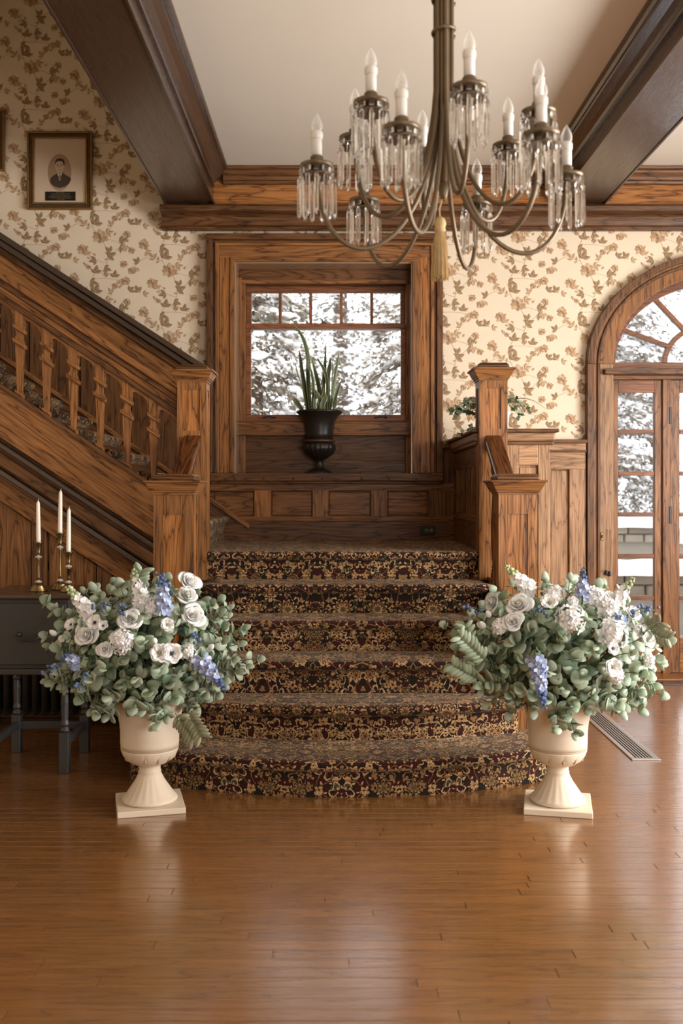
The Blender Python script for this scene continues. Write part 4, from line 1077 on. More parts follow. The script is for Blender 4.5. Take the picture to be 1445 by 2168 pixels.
def blade(pts, wmax, twist, dy):
    """pts in picture pixels from foot to tip"""
    P_ = [W(a, b, yu + dy) for a, b in pts]; n = 10; rows = []
    def at(t):
        f = t * (len(P_) - 1); i = min(int(f), len(P_) - 2); u = f - i
        p0, p1, p2, p3 = (Vector(P_[max(0, min(len(P_) - 1, i + d))]) for d in (-1, 0, 1, 2))
        return .5 * ((2 * p1) + (p2 - p0) * u + (2 * p0 - 5 * p1 + 4 * p2 - p3) * u * u + (3 * p1 - p0 - 3 * p2 + p3) * u ** 3)
    m = MB(); v = []; fs = []; ms = []
    for i in range(n + 1):
        t = i / n; p = at(t); tg = (at(min(1, t + .02)) - at(max(0, t - .02))).normalized()
        a = twist + .8 * t; side = tg.cross(Vector((math.sin(a), -math.cos(a), 0))).normalized(); nr = side.cross(tg).normalized()
        w = wmax * (.55 + .75 * t if t < .5 else (.925 * (1 - ((t - .5) / .5) ** 2.2) + .004)) / ku
        for s_ in (-1, -.72, 0, .72, 1): v.append(p + side * (w * s_) - nr * (w * .35 * (1 - s_ * s_)))
        for s_ in (1, 0, -1): v.append(p + side * (w * s_ * .98) - nr * (w * .35 * (1 - s_ * s_)) + nr * -.003)
    for i in range(n):
        for k in range(8):
            a, b = i * 8 + k, i * 8 + (k + 1) % 8
            m_ = 1 if k in (0, 3, 4, 7) else 0
            fs.append((a, b, b + 8, a + 8)); ms.append(m_)
    m.v = [tuple(q) for q in v]; m.f = fs; m.m = ms
    m.build('leaf', [gsn, ysn], sp, smooth=True)
for pts, w, tw, dy in [([(657, 872), (652, 800), (652, 755), (640, 712), (616, 682)], 6.5, .2, 0), ([(649, 872), (640, 820), (630, 790), (625, 770)], 4, 1.2, .03), ([(640, 868), (632, 858), (625, 848), (619, 840)], 7, -.3, -.04),
    ([(652, 872), (646, 830), (638, 780), (633, 740)], 5, -.6, .04), ([(662, 872), (664, 820), (660, 790), (655, 770)], 6, .6, -.03), ([(672, 874), (676, 830), (668, 790), (660, 758)], 5.5, 0, .05), ([(676, 876), (680, 850), (684, 825), (678, 800)], 5, 1.0, .0),
    ([(686, 872), (684, 820), (688, 770), (690, 725)], 6, .4, .03), ([(690, 872), (692, 810), (684, 780), (668, 755)], 4, -.5, -.03), ([(680, 872), (678, 850), (672, 835), (664, 822)], 6, .2, -.06), ([(694, 874), (702, 830), (704, 790), (704, 760)], 4, 1.2, .05),
    ([(698, 872), (706, 820), (712, 780), (718, 745)], 5, .3, -.02), ([(704, 872), (710, 840), (716, 820), (722, 806)], 4.5, -.4, .0), ([(702, 874), (710, 858), (712, 850), (714, 840)], 5, .6, -.05), ([(684, 876), (682, 856), (688, 844), (690, 835)], 6, -.2, -.07), ([(668, 876), (666, 850), (668, 838), (664, 826)], 5, .4, -.07), ([(696, 874), (694, 800), (698, 775), (699, 757)], 5.5, -.1, .02)]:
    blade(pts, w, tw, dy)

# ---- ivy in a white pot on the ledge
yi = 6.75; ix, iz = WX(1051, yi), ZT; ki = F / yi
pot = thing('white_pot', (ix, yi, iz), 'small white ribbed pot on the ledge behind the right tall newel', 'pot')
white = plain('white_ceramic', (.78, .76, .72), rough=.35)
ch = .155
MB().lathe([(.060, 0), (.068, .01), (.085, ch - .02), (.092, ch - .012), (.092, ch), (.083, ch), (.08, ch - .02)], (ix, yi, iz), 60, flute=lambda a, z: 1 + .018 * math.cos(a * 20)).build('pot_body', white, pot, smooth=True)
MB().lathe([(.001, ch - .02), (.081, ch - .022)], (ix, yi, iz), 20).build('soil', plain('soil', (.02, .014, .01), rough=.95), pot)
iv = thing('ivy_plant', (ix, yi, iz + ch), 'trailing variegated ivy with thin dracaena spikes in the white pot', 'plant')
ivy_a = plain('ivy_green', (.075, .12, .055), rough=.45, objvar=.4); ivy_b = plain('ivy_cream', (.42, .42, .27), rough=.5, objvar=.2)
dra = plain('dracaena', (.085, .055, .035), rough=.5)
out = [(0, 0), (.25, .30), (.42, .62), (.55, .35), (.75, .28), (1, 0)]
lm = MB(); pts = [(u, v, -.15 * abs(v)) for u, v in out] + [(u, -v, -.15 * abs(v)) for u, v in out[-2:0:-1]]
lm.add(pts, [tuple(range(len(pts)))]); ivl = [lm.mesh('ivy_leaf_a', ivy_a), lm.mesh('ivy_leaf_b', ivy_b)]
def orient(p, d, n, s):
    d = Vector(d).normalized(); n = Vector(n); n = (n - d * n.dot(d)); n = n.normalized() if n.length > 1e-5 else d.orthogonal().normalized(); y_ = n.cross(d)
    M = Matrix(((d.x, y_.x, n.x), (d.y, y_.y, n.y), (d.z, y_.z, n.z))).to_4x4()
    return Matrix.Translation(Vector(p)) @ M @ Matrix.Scale(s, 4)
vines = []
for k in range(22):
    a = rnd.uniform(0, 6.28); l = rnd.uniform(.12, .24)
    if k < 7: a = rnd.uniform(2.7, 3.7); l = rnd.uniform(.25, .36)
    d = Vector((math.cos(a), math.sin(a), 0)); p = Vector((ix, yi, iz + ch)); pts = [p]
    for q in range(1, 6):
        u = q / 5; pts.append(p + d * (l * u) + Vector((0, 0, .13 * math.sin(u * 2.2) - .12 * u * u)))
    vines.append(pts)
vines.append([Vector(W(1030, 905, 6.5)), Vector(W(1010, 903, 6.4)), Vector(W(995, 906, 6.4)), Vector(W(980, 914, 6.5)), Vector(W(966, 922, 6.6))])
for pts in vines:
    vb = MB().tube(pts, .002, 5).build('vine', ivy_a, iv)
    for i in range(1, len(pts)):
        for r_ in range(3):
            p = pts[i - 1].lerp(pts[i], rnd.random()) ; dd_ = Vector((rnd.uniform(-1, 1), rnd.uniform(-1, .3), rnd.uniform(-.6, .6)))
            inst('leaf', ivl[1 if rnd.random() < .4 else 0], vb, orient(p, dd_, (rnd.uniform(-.5, .5), -.8, rnd.uniform(.2, 1)), rnd.uniform(.028, .05)))
for k in range(12):
    a = rnd.uniform(0, 6.28); l = rnd.uniform(.2, .36); d = Vector((math.cos(a), math.sin(a) * .6, 0)); p = Vector((ix, yi, iz + ch))
    pts = [p + d * (l * u * 1.1) + Vector((0, 0, .34 * u - .33 * u * u)) for u in [i / 8 for i in range(9)]]
    MB().tube(pts, [.004, .004, .004, .0036, .003, .0026, .002, .0014, .0005], 4).build('spike_leaf', dra, iv)

# ================================================================ URNS OF FLOWERS
stone = plain('cream_resin', (.73, .62, .48), rough=.62, var=.10, nscale=7, bump=.06)
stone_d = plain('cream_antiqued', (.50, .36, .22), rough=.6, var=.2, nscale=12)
def stone_urn(cx, cy, rot, label):
    t = thing('stone_urn', (cx, cy, 0), label, 'urn', 'cream pedestal urns of flowers')
    c, s = math.cos(rot), math.sin(rot)
    m = MB(); h = .144
    q = [(cx + a * h * c - b * h * s, cy + a * h * s + b * h * c) for a, b in ((-1, -1), (1, -1), (1, 1), (-1, 1))]
    m.prism(q, 0, .026, plane='XY'); m.build('plinth', stone, t, bevel=.003)
    fl = lambda a, z: 1 + (.028 * abs(math.cos(a * 10)) if .045 < z < .12 else 0)
    MB().lathe([(.112, .026), (.120, .032), (.121, .040), (.112, .048), (.104, .055), (.084, .085), (.064, .115), (.053, .140), (.048, .152), (.050, .156), (.047, .162), (.046, .178), (.050, .185), (.055, .188)], (cx, cy, 0), 80, flute=fl).build('foot', stone, t, smooth=True)
    MB().lathe([(.050, .186), (.075, .194), (.102, .212), (.117, .232), (.125, .254), (.126, .262)], (cx, cy, 0), 96, flute=lambda a, z: 1 - .035 * max(0, math.cos(a * 12)) ** 6 * (1 if .19 < z < .25 else 0)).build('gadrooned_bowl', stone, t, smooth=True)
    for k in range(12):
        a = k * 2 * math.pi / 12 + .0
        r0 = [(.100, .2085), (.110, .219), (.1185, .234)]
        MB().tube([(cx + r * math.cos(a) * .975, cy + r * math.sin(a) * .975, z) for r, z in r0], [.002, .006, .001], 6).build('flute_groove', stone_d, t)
    MB().lathe([(.1262, .261), (.1275, .264), (.1262, .267)], (cx, cy, 0), 64).build('waist_line', stone_d, t, smooth=True)
    MB().lathe([(.126, .266), (.1275, .285), (.128, .33), (.131, .37), (.139, .41), (.151, .445), (.160, .468), (.166, .476), (.167, .484), (.160, .486), (.150, .470), (.14, .44)], (cx, cy, 0), 64).build('bowl', stone, t, smooth=True)
    return t
UY1, UY2 = 4.385, 4.375
UX1, UX2 = WX(317, UY1), WX(1180, UY2)
stone_urn(UX1, UY1, R(14), 'cream stone urn standing left of the steps beneath white and blue flowers')
stone_urn(UX2, UY2, R(-12), 'cream stone urn standing right of the steps beneath white and blue flowers')

leafA = plain('eucalyptus_a', (.34, .43, .30), rough=.55, objvar=.22, var=.12, nscale=30)
leafB = plain('eucalyptus_b', (.43, .50, .37), rough=.55, objvar=.2, var=.12, nscale=30)
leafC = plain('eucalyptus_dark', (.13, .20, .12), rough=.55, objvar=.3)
leafO = plain('olive_leaf', (.30, .30, .19), rough=.6, objvar=.2)
stemG = plain('stem_green', (.12, .17, .07), rough=.6)
petalW = plain('petal_white', (.90, .90, .885), rough=.6, sub=.06, objvar=.04)
petalI = plain('petal_ivory', (.88, .86, .78), rough=.6, sub=.06)
petalB = plain('petal_blue', (.27, .34, .55), rough=.55, var=.35, nscale=60); petalB2 = plain('petal_pale_blue', (.50, .55, .70), rough=.55)
berry = plain('berry_blue', (.085, .13, .28), rough=.4, objvar=.2)
inkm = plain('anemone_ink', (.015, .012, .025), rough=.5); yel = plain('anemone_green', (.26, .27, .12), rough=.6)
def leafmesh(name, mat, wd, heart=.0, n=12, cup=.18):
    m = MB(); v = [(.5, 0, -cup * .35), (0, 0, 0)]
    for i in range(1, n):
        t = i / n * 2 * math.pi; x = .5 - .5 * math.cos(t); y = wd * .5 * math.sin(t) * (1 + heart * math.cos(t))
        if heart: x += -.10 * heart * math.exp(-((t % math.pi) - .5) ** 2 * 6)
        v.append((x, y, cup * (2 * y) ** 2 * .6 - cup * .12))
    m.add(v, [(0, i, i + 1) for i in range(1, n)] + [(0, n, 1)])
    # under skin gives the leaf a thickness
    m.add([(a, b, c - .035) for a, b, c in v], [(0, i + 1, i) for i in range(1, n)] + [(0, 1, n)])
    b = len(v)
    m.f += [(1 + i, 1 + (i + 1) % n, b + 1 + (i + 1) % n, b + 1 + i) for i in range(n)]; m.m += [0] * n
    return m.mesh(name, mat, True)
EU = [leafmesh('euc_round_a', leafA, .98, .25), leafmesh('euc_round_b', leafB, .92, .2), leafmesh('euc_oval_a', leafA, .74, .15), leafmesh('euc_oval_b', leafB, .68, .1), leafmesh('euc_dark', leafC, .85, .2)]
OL = leafmesh('olive_leaf_m', leafO, .36, 0, 10)
EUL = leafmesh('euc_long', leafA, .42, .1, 10)
def petalmesh(name, mat, wd, cup, curl, nx=5, ny=5):
    rows = []
    for i in range(nx + 1):
        u = i / nx; r = []
        w = wd * (.30 + .70 * math.sin(min(1, u * 1.15) * math.pi * .62)) * (1 if u < .8 else 1 - (u - .8) * 1.6)
        for j in range(ny + 1):
            s_ = j / ny * 2 - 1
            r.append((u - .10 * s_ * s_ * (u > .7), w * .5 * s_, cup * (u * u) * .9 + cup * .55 * s_ * s_ - curl * max(0, u - .62) ** 2 * 5 + .02 * math.sin(5 * s_ + 7 * u)))
        rows.append(r)
    m = MB(); m.grid(rows)
    n = len(m.v); m.v += [(a, b, c - .03) for a, b, c in m.v]; fs = list(m.f)
    m.f += [tuple(q + n for q in f[::-1]) for f in fs]; m.m += [0] * len(fs)
    k = ny + 1; edge = [i for i in range(k)] + [r_ * k + k - 1 for r_ in range(1, nx + 1)] + [nx * k + i for i in range(k - 2, -1, -1)] + [r_ * k for r_ in range(nx - 1, 0, -1)]
    m.f += [(a, b, b + n, a + n) for a, b in zip(edge, edge[1:] + edge[:1])]; m.m += [0] * len(edge)
    return m.mesh(name, mat, True)
PT = [petalmesh('petal_open', petalW, 1.05, .35, .5), petalmesh('petal_mid', petalW, 1.0, .75, .35), petalmesh('petal_in', petalW, .95, 1.15, .1), petalmesh('petal_flat', petalW, .95, .22, .05), petalmesh('petal_ivory', petalI, .95, 1.1, .1)]
def basis(n):
    n = Vector(n).normalized(); t = n.cross(Vector((.13, .2, 1))).normalized(); return n, t, n.cross(t)
def ring(par, me, c, n, count, r, tilt, size, a0=0, off=0.0):
    n, t, b = basis(n)
    for k in range(count):
        a = a0 + 2 * math.pi * k / count + rnd.uniform(-.12, .12); d = t * math.cos(a) + b * math.sin(a)
        tl = tilt + rnd.uniform(-.08, .08)
        dd_ = d * math.cos(tl) + n * math.sin(tl); nn = n * math.cos(tl) - d * math.sin(tl)
        inst('petal', me, par, orient(c + d * r + n * off, dd_, nn, size * rnd.uniform(.92, 1.08)))
ROSE = []
for k in range(17):
    u_ = k / 16; Rk = .05 + .40 * u_ ** 1.15; hk = .50 - .20 * u_ ** 1.5; span = R(175 - 75 * u_); fl_ = .02 + .26 * u_ ** 2.2; a_ = k * R(137.5)
    rw_ = []
    for i in range(7):
        u = i / 6; r_ = []
        for j in range(9):
            w = j / 8 * 2 - 1; lip = u * (1 - .20 * abs(w) ** 2.6)
            an = a_ + w * span / 2; rad = Rk * (.30 + .70 * lip ** .55) + fl_ * lip ** 3 + .012 * w * (1 if k % 2 else -1)
            z = hk * lip * (1 - .42 * u_ ** 1.5 * lip ** 2.5) - .16 * u_ * (1 - lip)
            r_.append((rad * math.cos(an), rad * math.sin(an), z + .010 * math.sin(4 * w + k) * u))
        rw_.append(r_)
    m = MB(); m.grid(rw_); n_ = len(m.v); fs_ = list(m.f)
    m.v += [(a * .955 - 0, b * .955, c - .012) for a, b, c in m.v[:n_]]; m.f += [tuple(q + n_ for q in f[::-1]) for f in fs_]; m.m += [0] * len(fs_)
    ed = [i for i in range(9)] + [r * 9 + 8 for r in range(1, 7)] + [54 + i for i in range(7, -1, -1)] + [r * 9 for r in range(5, 0, -1)]
    m.f += [(a, b, b + n_, a + n_) for a, b in zip(ed, ed[1:] + ed[:1])]; m.m += [0] * len(ed)
    ROSE.append(m.mesh('rose_petal_%d' % k, petalI if k < 5 else petalW, True))
def rose(par, c, n, s):
    c = Vector(c); nn, t_, b_ = basis(n); a = rnd.random() * 6; d = t_ * math.cos(a) + b_ * math.sin(a)
    M = orient(c - nn * .24 * s, d, nn, s * 1.38)
    m = MB(); m.ball((0, 0, .26 * s), .12 * s, 10, 6, sz=1.5); m.ball((0, 0, .02 * s), .22 * s, 8, 5)
    o = m.build('rose', petalI, par, smooth=True); o.matrix_local = Matrix.Translation(-WLOC[par.name]) @ orient(c - nn * .24 * s, d, nn, 1.0)
    WLOC[o.name] = c
    iM = orient(c - nn * .24 * s, d, nn, 1.0).inverted()
    for me in ROSE:
        p_ = bpy.data.objects.new('petal', me); COL.objects.link(p_); p_.parent = o; p_.matrix_local = iM @ M
def anemone(par, c, n, s, dark=True):
    c = Vector(c); nn = Vector(n).normalized(); n_, t, b = basis(nn)
    m = MB(); m.ball((0, 0, 0), .20 * s, 10, 6)
    for k in range(16):
        a = k * 2 * math.pi / 16; d = (t * math.cos(a) + b * math.sin(a)) * .34 * s + nn * .05 * s
        m.tube([(0, 0, 0), tuple(d)], .012 * s, 4); m.ball(tuple(d), .035 * s, 5, 3)
    o = m.build('anemone', inkm if dark else yel, par); o.location = c + nn * .10 * s - WLOC[par.name]; WLOC[o.name] = c + nn * .1 * s
    ring(o, PT[3], c, nn, 6, .06 * s, .18, 1.0 * s, rnd.random() * 6); ring(o, PT[3], c, nn, 5, .05 * s, .34, .86 * s, rnd.random() * 6, .02 * s)
def ruffle(par, c, n, s, name='ruffled_flower', mat=None, cnt=52):
    nn, t, b = basis(n); m = MB(); c = Vector(c)
    for k in range(cnt):
        u = rnd.random() ** .8; a = k * 2.399; ph = u * 1.75
        d = (nn * math.cos(ph) + (t * math.cos(a) + b * math.sin(a)) * math.sin(ph)).normalized()
        p = c + d * s * rnd.uniform(.72, 1.0); _, t2, b2 = basis(d + Vector((rnd.uniform(-.4, .4), rnd.uniform(-.4, .4), rnd.uniform(-.4, .4))))
        q = s * .30; r0 = rnd.random() * 3
        for j in range(4):
            an = r0 + j * math.pi / 2; e = t2 * math.cos(an) + b2 * math.sin(an); f_ = t2 * math.cos(an + 1.57) + b2 * math.sin(an + 1.57); up = t2.cross(b2)
            m.add([p, p + e * q * .55 + f_ * q * .42 + up * .16 * q, p + e * q * 1.0 + f_ * q * .16 + up * .32 * q, p + e * q * 1.0 - f_ * q * .18 + up * .22 * q, p + e * q * .55 - f_ * q * .42 + up * .16 * q], [(0, 1, 2, 3, 4)])
    m.ball(tuple(c), s * .72, 10, 6)
    m.build(name, mat or petalW, par)
def spike(par, p0, p1, kind, s=1.0):
    """flower spike from p0 to its tip p1"""
    p0, p1 = Vector(p0), Vector(p1); L_ = (p1 - p0).length; d = (p1 - p0).normalized(); n_, t, b = basis(d); m = MB()
    m.tube([p0 - d * .04, p0.lerp(p1, .5), p1], [.0035, .003, .0015], 5, 1)
    cnt = int(L_ / .0052)
    for k in range(cnt):
        u = k / cnt; p = p0.lerp(p1, u); a = k * 2.4; e = (t * math.cos(a) + b * math.sin(a))
        sz = s * (.0145 * (1 - u) + .0045)
        q = p + e * sz * .9
        if u < .62:
            ax = (e + d * .5).normalized(); _, t2, b2 = basis(ax)
            for j in range(5):
                an = j * 1.2566 + k; g = t2 * math.cos(an) + b2 * math.sin(an); h_ = ax.cross(g)
                m.add([q, q + g * sz * .5 + h_ * sz * .46 + ax * sz * .2, q + g * sz * .95 + h_ * sz * .26 + ax * sz * .42, q + g * sz * 1.0 - h_ * sz * .2 + ax * sz * .36, q + g * sz * .5 - h_ * sz * .46 + ax * sz * .2], [(0, 1, 2, 3, 4)], 0 if (k + j) % 3 else 2)
            m.ball(tuple(q), sz * .3, 6, 4, 2)
        else: m.ball(tuple(p + e * sz * .9), sz * .62 + .0012, 7, 5, 3)
    mats = {'blue': [petalB, stemG, petalB2, berry], 'white': [petalW, stemG, petalW, plain('bud_green', (.42, .48, .27), rough=.6)]}[kind]
    m.build('delphinium_spike' if kind == 'blue' else 'snapdragon_spike', mats, par)
def berries(par, p0, p1, cnt=9, s=1.0):
    p0, p1 = Vector(p0), Vector(p1); mid = p0.lerp(p1, .5) + Vector((0, 0, .015)); pts = [p0, mid, p1]; m = MB(); m.tube(pts, .002, 5, 1)
    for k in range(cnt):
        u = .25 + .75 * k / (cnt - 1); p = p0.lerp(mid, u * 2) if u < .5 else mid.lerp(p1, u * 2 - 1)
        q = p + Vector((rnd.uniform(-1, 1), rnd.uniform(-1, .6), rnd.uniform(-1, 1))) * .020 * s
        m.tube([p, q], .0012, 4, 1); m.ball(tuple(q), .0075 * s * rnd.uniform(.8, 1.15), 8, 6, 0)
    m.build('berry_sprig', [berry, stemG], par, smooth=True)
def bud(par, c, n, s):
    m = MB(); n = Vector(n).normalized(); c = Vector(c)
    m.tube([c - n * s, c - n * s * .55, c, c + n * s * .6, c + n * s], [s * .15, s * .55, s * .62, s * .42, s * .08], 8); m.build('rosebud', petalW, par, smooth=True)

def arrangement(cx, cy, ecx_px, ecy_px, rpx, rpz, label, spec, seed, extra):
    rl = random.Random(seed); ky = F / cy
    ec = Vector((WX(ecx_px, cy), cy - .01, WZ(ecy_px, cy))); rx, rz = rpx / ky, rpz / ky; ry = rx * .86
    t = thing('flower_arrangement', (cx, cy, .46), label, 'flowers', 'flower arrangements in the cream urns')
    root = Vector((cx, cy, .47))
    MB().lathe([(.001, .455), (.135, .455), (.13, .475), (.09, .50), (.001, .515)], (cx, cy, 0), 24).build('moss_foam', plain('moss', (.05, .065, .03), rough=.95), t)
    def surf(px, py, k=1.0):
        x = WX(px, cy - ry * .6); z = WZ(py, cy - ry * .6)
        for _ in range(3):
            q = max(.04, 1 - ((x - ec.x) / rx) ** 2 - ((z - ec.z) / rz) ** 2); yy = ec.y - ry * math.sqrt(q) * k; x, z = WX(px, yy), WZ(py, yy)
        n = Vector(((x - ec.x) / rx ** 2, (yy - ec.y) / ry ** 2, (z - ec.z) / rz ** 2)).normalized()
        return Vector((x, yy, z)), (n + Vector((0, -.45, .15))).normalized()
    # sprigs on a golden spiral over the dome
    sprigs = []; N_ = 150
    for k in range(N_):
        zc = 1 - 2 * (k + .5) / N_; a = k * 2.39996; r = math.sqrt(1 - zc * zc)
        d = Vector((r * math.cos(a), r * math.sin(a), zc))
        if zc < -.86: continue
        if d.y > .55 and zc < .5: continue
        j = rl.uniform(.82, 1.04)
        tip = ec + Vector((d.x * rx, d.y * ry, d.z * rz)) * j
        if tip.z < .5 and math.hypot(tip.x - cx, tip.y - cy) < .2: continue
        sprigs.append((tip, d, d.y < .1))
    for q in extra: sprigs.append((Vector(W(q[0], q[1], cy - q[2])), (Vector(W(q[0], q[1], cy - q[2])) - ec).normalized(), True))
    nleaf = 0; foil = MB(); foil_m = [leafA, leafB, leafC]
    front = [s_ for s_ in sprigs if s_[2]]; back = [s_ for s_ in sprigs if not s_[2]]
    front.sort(key=lambda s_: s_[0].y)
    def leaves(tip, d):
        st_ = root + (tip - root) * .10; mid = st_.lerp(tip, .55) + Vector((0, 0, .05 + .03 * rl.random()))
        pts = [(1 - u) ** 2 * st_ + 2 * u * (1 - u) * mid + u * u * tip for u in [i / 8 for i in range(9)]]
        out = []; kind = rl.choice((0, 0, 1, 1, 2, 3, 3)); base = rl.uniform(.046, .064)
        for i in range(5, 9):
            for sgn in (-1, 1):
                tg = (pts[min(i + 1, 8)] - pts[i - 1]).normalized()
                an = rl.uniform(0, 6.28); side = tg.orthogonal().normalized(); side = (Matrix.Rotation(an, 3, tg) @ side) * sgn
                dr_ = (side * 1.0 + tg * .45 + Vector((0, 0, -.10))).normalized(); nn = (d + tg * .5 + Vector((rl.uniform(-.6, .6), rl.uniform(-.7, .2), rl.uniform(-.3, .7))))
                me = EU[kind] if rl.random() < .85 else EU[4]
                out.append((me, orient(pts[i], dr_, nn, base * (1.0 if i < 8 else .8) * rl.uniform(.8, 1.1))))
        out.append((EU[kind], orient(pts[8], d + Vector((0, -.1, .1)), Vector((0, -.9, .5)), base * .8)))
        return pts, out
    for (tip, d, fr_) in front:
        pts, lv = leaves(tip, d)
        so = MB().tube(pts, .0022, 5).build('eucalyptus_sprig', stemG, t)
        for me, M in lv:
            if nleaf < 298: inst('leaf', me, so, M); nleaf += 1
            else: foil.add([M @ v.co for v in me.vertices], [tuple(p.vertices) for p in me.polygons], EU.index(me) % 2 if me is not EU[4] else 2)
    for (tip, d, fr_) in back:
        pts, lv = leaves(tip, d); foil.tube(pts, .0022, 4, 2)
        for me, M in lv: foil.add([M @ v.co for v in me.vertices], [tuple(p.vertices) for p in me.polygons], EU.index(me) % 2 if me is not EU[4] else 2)
    # inner dark leaves fill the gaps
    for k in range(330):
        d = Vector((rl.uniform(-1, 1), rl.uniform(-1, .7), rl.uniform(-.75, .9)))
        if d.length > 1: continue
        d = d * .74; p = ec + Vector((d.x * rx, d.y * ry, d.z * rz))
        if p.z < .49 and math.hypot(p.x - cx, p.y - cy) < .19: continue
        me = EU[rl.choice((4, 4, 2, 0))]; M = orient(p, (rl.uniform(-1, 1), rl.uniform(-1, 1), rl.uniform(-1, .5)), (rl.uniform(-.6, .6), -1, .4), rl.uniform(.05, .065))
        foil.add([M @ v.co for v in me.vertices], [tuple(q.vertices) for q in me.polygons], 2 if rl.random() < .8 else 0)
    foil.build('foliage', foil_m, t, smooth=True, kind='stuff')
    for s_ in spec:
        kd_ = s_[0]
        if kd_ in ('rose', 'anem', 'anemy', 'ruf', 'bud'):
            p, n = surf(s_[1], s_[2]); p = p - n * (.005 if kd_ != 'rose' else -.01); sz = s_[3] / ky
            if len(s_) > 4: n = Vector(s_[4]).normalized()
            if kd_ == 'rose': rose(t, p, n, sz)
            elif kd_ == 'anem': anemone(t, p + n * .022, n, sz)
            elif kd_ == 'anemy': anemone(t, p + n * .022, n, sz, False)
            elif kd_ == 'ruf': ruffle(t, p, n, sz)
            else: bud(t, p + n * .02, n + Vector((0, 0, .3)), sz)
        else:
            (ax, ay, bx_, by_) = s_[1:5]; dp = s_[5] if len(s_) > 5 else 0
            p0, _ = surf(ax, ay, 1.06); 
            yb_ = p0.y - dp; p1 = Vector(W(bx_, by_, yb_))
            if kd_ == 'blue': spike(t, p0, p1, 'blue', s_[6] if len(s_) > 6 else 1)
            elif kd_ == 'white': spike(t, p0, p1, 'white', s_[6] if len(s_) > 6 else 1.1)
            elif kd_ == 'berry': berries(t, p0, p1, s_[6] if len(s_) > 6 else 9)
            elif kd_ in ('olive', 'long'):
                m = MB().tube([p0, p0.lerp(p1, .5), p1], .0018, 5).build('olive_sprig' if kd_ == 'olive' else 'willow_sprig', stemG, t)
                d = (p1 - p0).normalized(); sd = d.cross(Vector((0, -1, 0))).normalized()
                for k in range(1, 9):
                    for sg in (-1, 1):
                        inst('leaf', OL if kd_ == 'olive' else EUL, m, orient(p0.lerp(p1, k / 8), sd * sg + d * .7, (rl.uniform(-.3, .3), -1, rl.uniform(-.3, .5)), rl.uniform(.04, .055)))
    return t
arrangement(UX1, UY1, 312, 1372, 202, 150, 'dense dome of eucalyptus, white roses and blue delphinium in the left urn', [
    ('rose', 185, 1345, 31), ('rose', 275, 1312, 28), ('rose', 408, 1306, 31), ('rose', 396, 1262, 27), ('rose', 402, 1236, 31, (.5, -.5, .6)), ('rose', 222, 1375, 20),
    ('anemy', 337, 1382, 19), ('anem', 362, 1384, 21), ('anem', 205, 1322, 17), ('anem', 156, 1326, 13), ('anemy', 354, 1326, 14), ('anem', 222, 1328, 11),
    ('ruf', 257, 1356, 25), ('ruf', 300, 1276, 22), ('ruf', 325, 1284, 20), ('ruf', 398, 1379, 17), ('ruf', 130, 1352, 8),
    ('bud', 327, 1358, 10), ('bud', 118, 1342, 10), ('bud', 444, 1370, 10),
    ('white', 192, 1300, 140, 1240, .04, 1.5), ('white', 298, 1262, 282, 1200, .02, 1.3), ('blue', 345, 1290, 343, 1212, .05, 1.5), ('blue', 425, 1400, 478, 1462, .06, 1.5),
    ('berry', 230, 1300, 205, 1282, .05), ('berry', 245, 1300, 262, 1290, .05), ('berry', 150, 1400, 95, 1425, .05, 13), ('berry', 190, 1420, 165, 1455, .06, 13), ('blue', 165, 1405, 130, 1385, .04, 1.2), ('berry', 410, 1345, 420, 1365, .05, 10), ('berry', 385, 1280, 330, 1222, .05, 8),
    ('olive', 395, 1500, 425, 1560, .06), ('olive', 370, 1510, 408, 1562, .04), ('long', 280, 1262, 300, 1210, .02)],
    3, [(545, 1395, .12), (520, 1410, .14), (500, 1420, .16), (462, 1300, .05), (480, 1290, .02), (120, 1290, .05), (105, 1275, .04), (105, 1440, .1), (130, 1300, .1), (330, 1530, .24), (350, 1515, .24), (300, 1500, .22), (410, 1500, .2), (430, 1470, .2), (230, 1510, .2), (200, 1500, .18), (470, 1440, .18), (140, 1450, .15)])
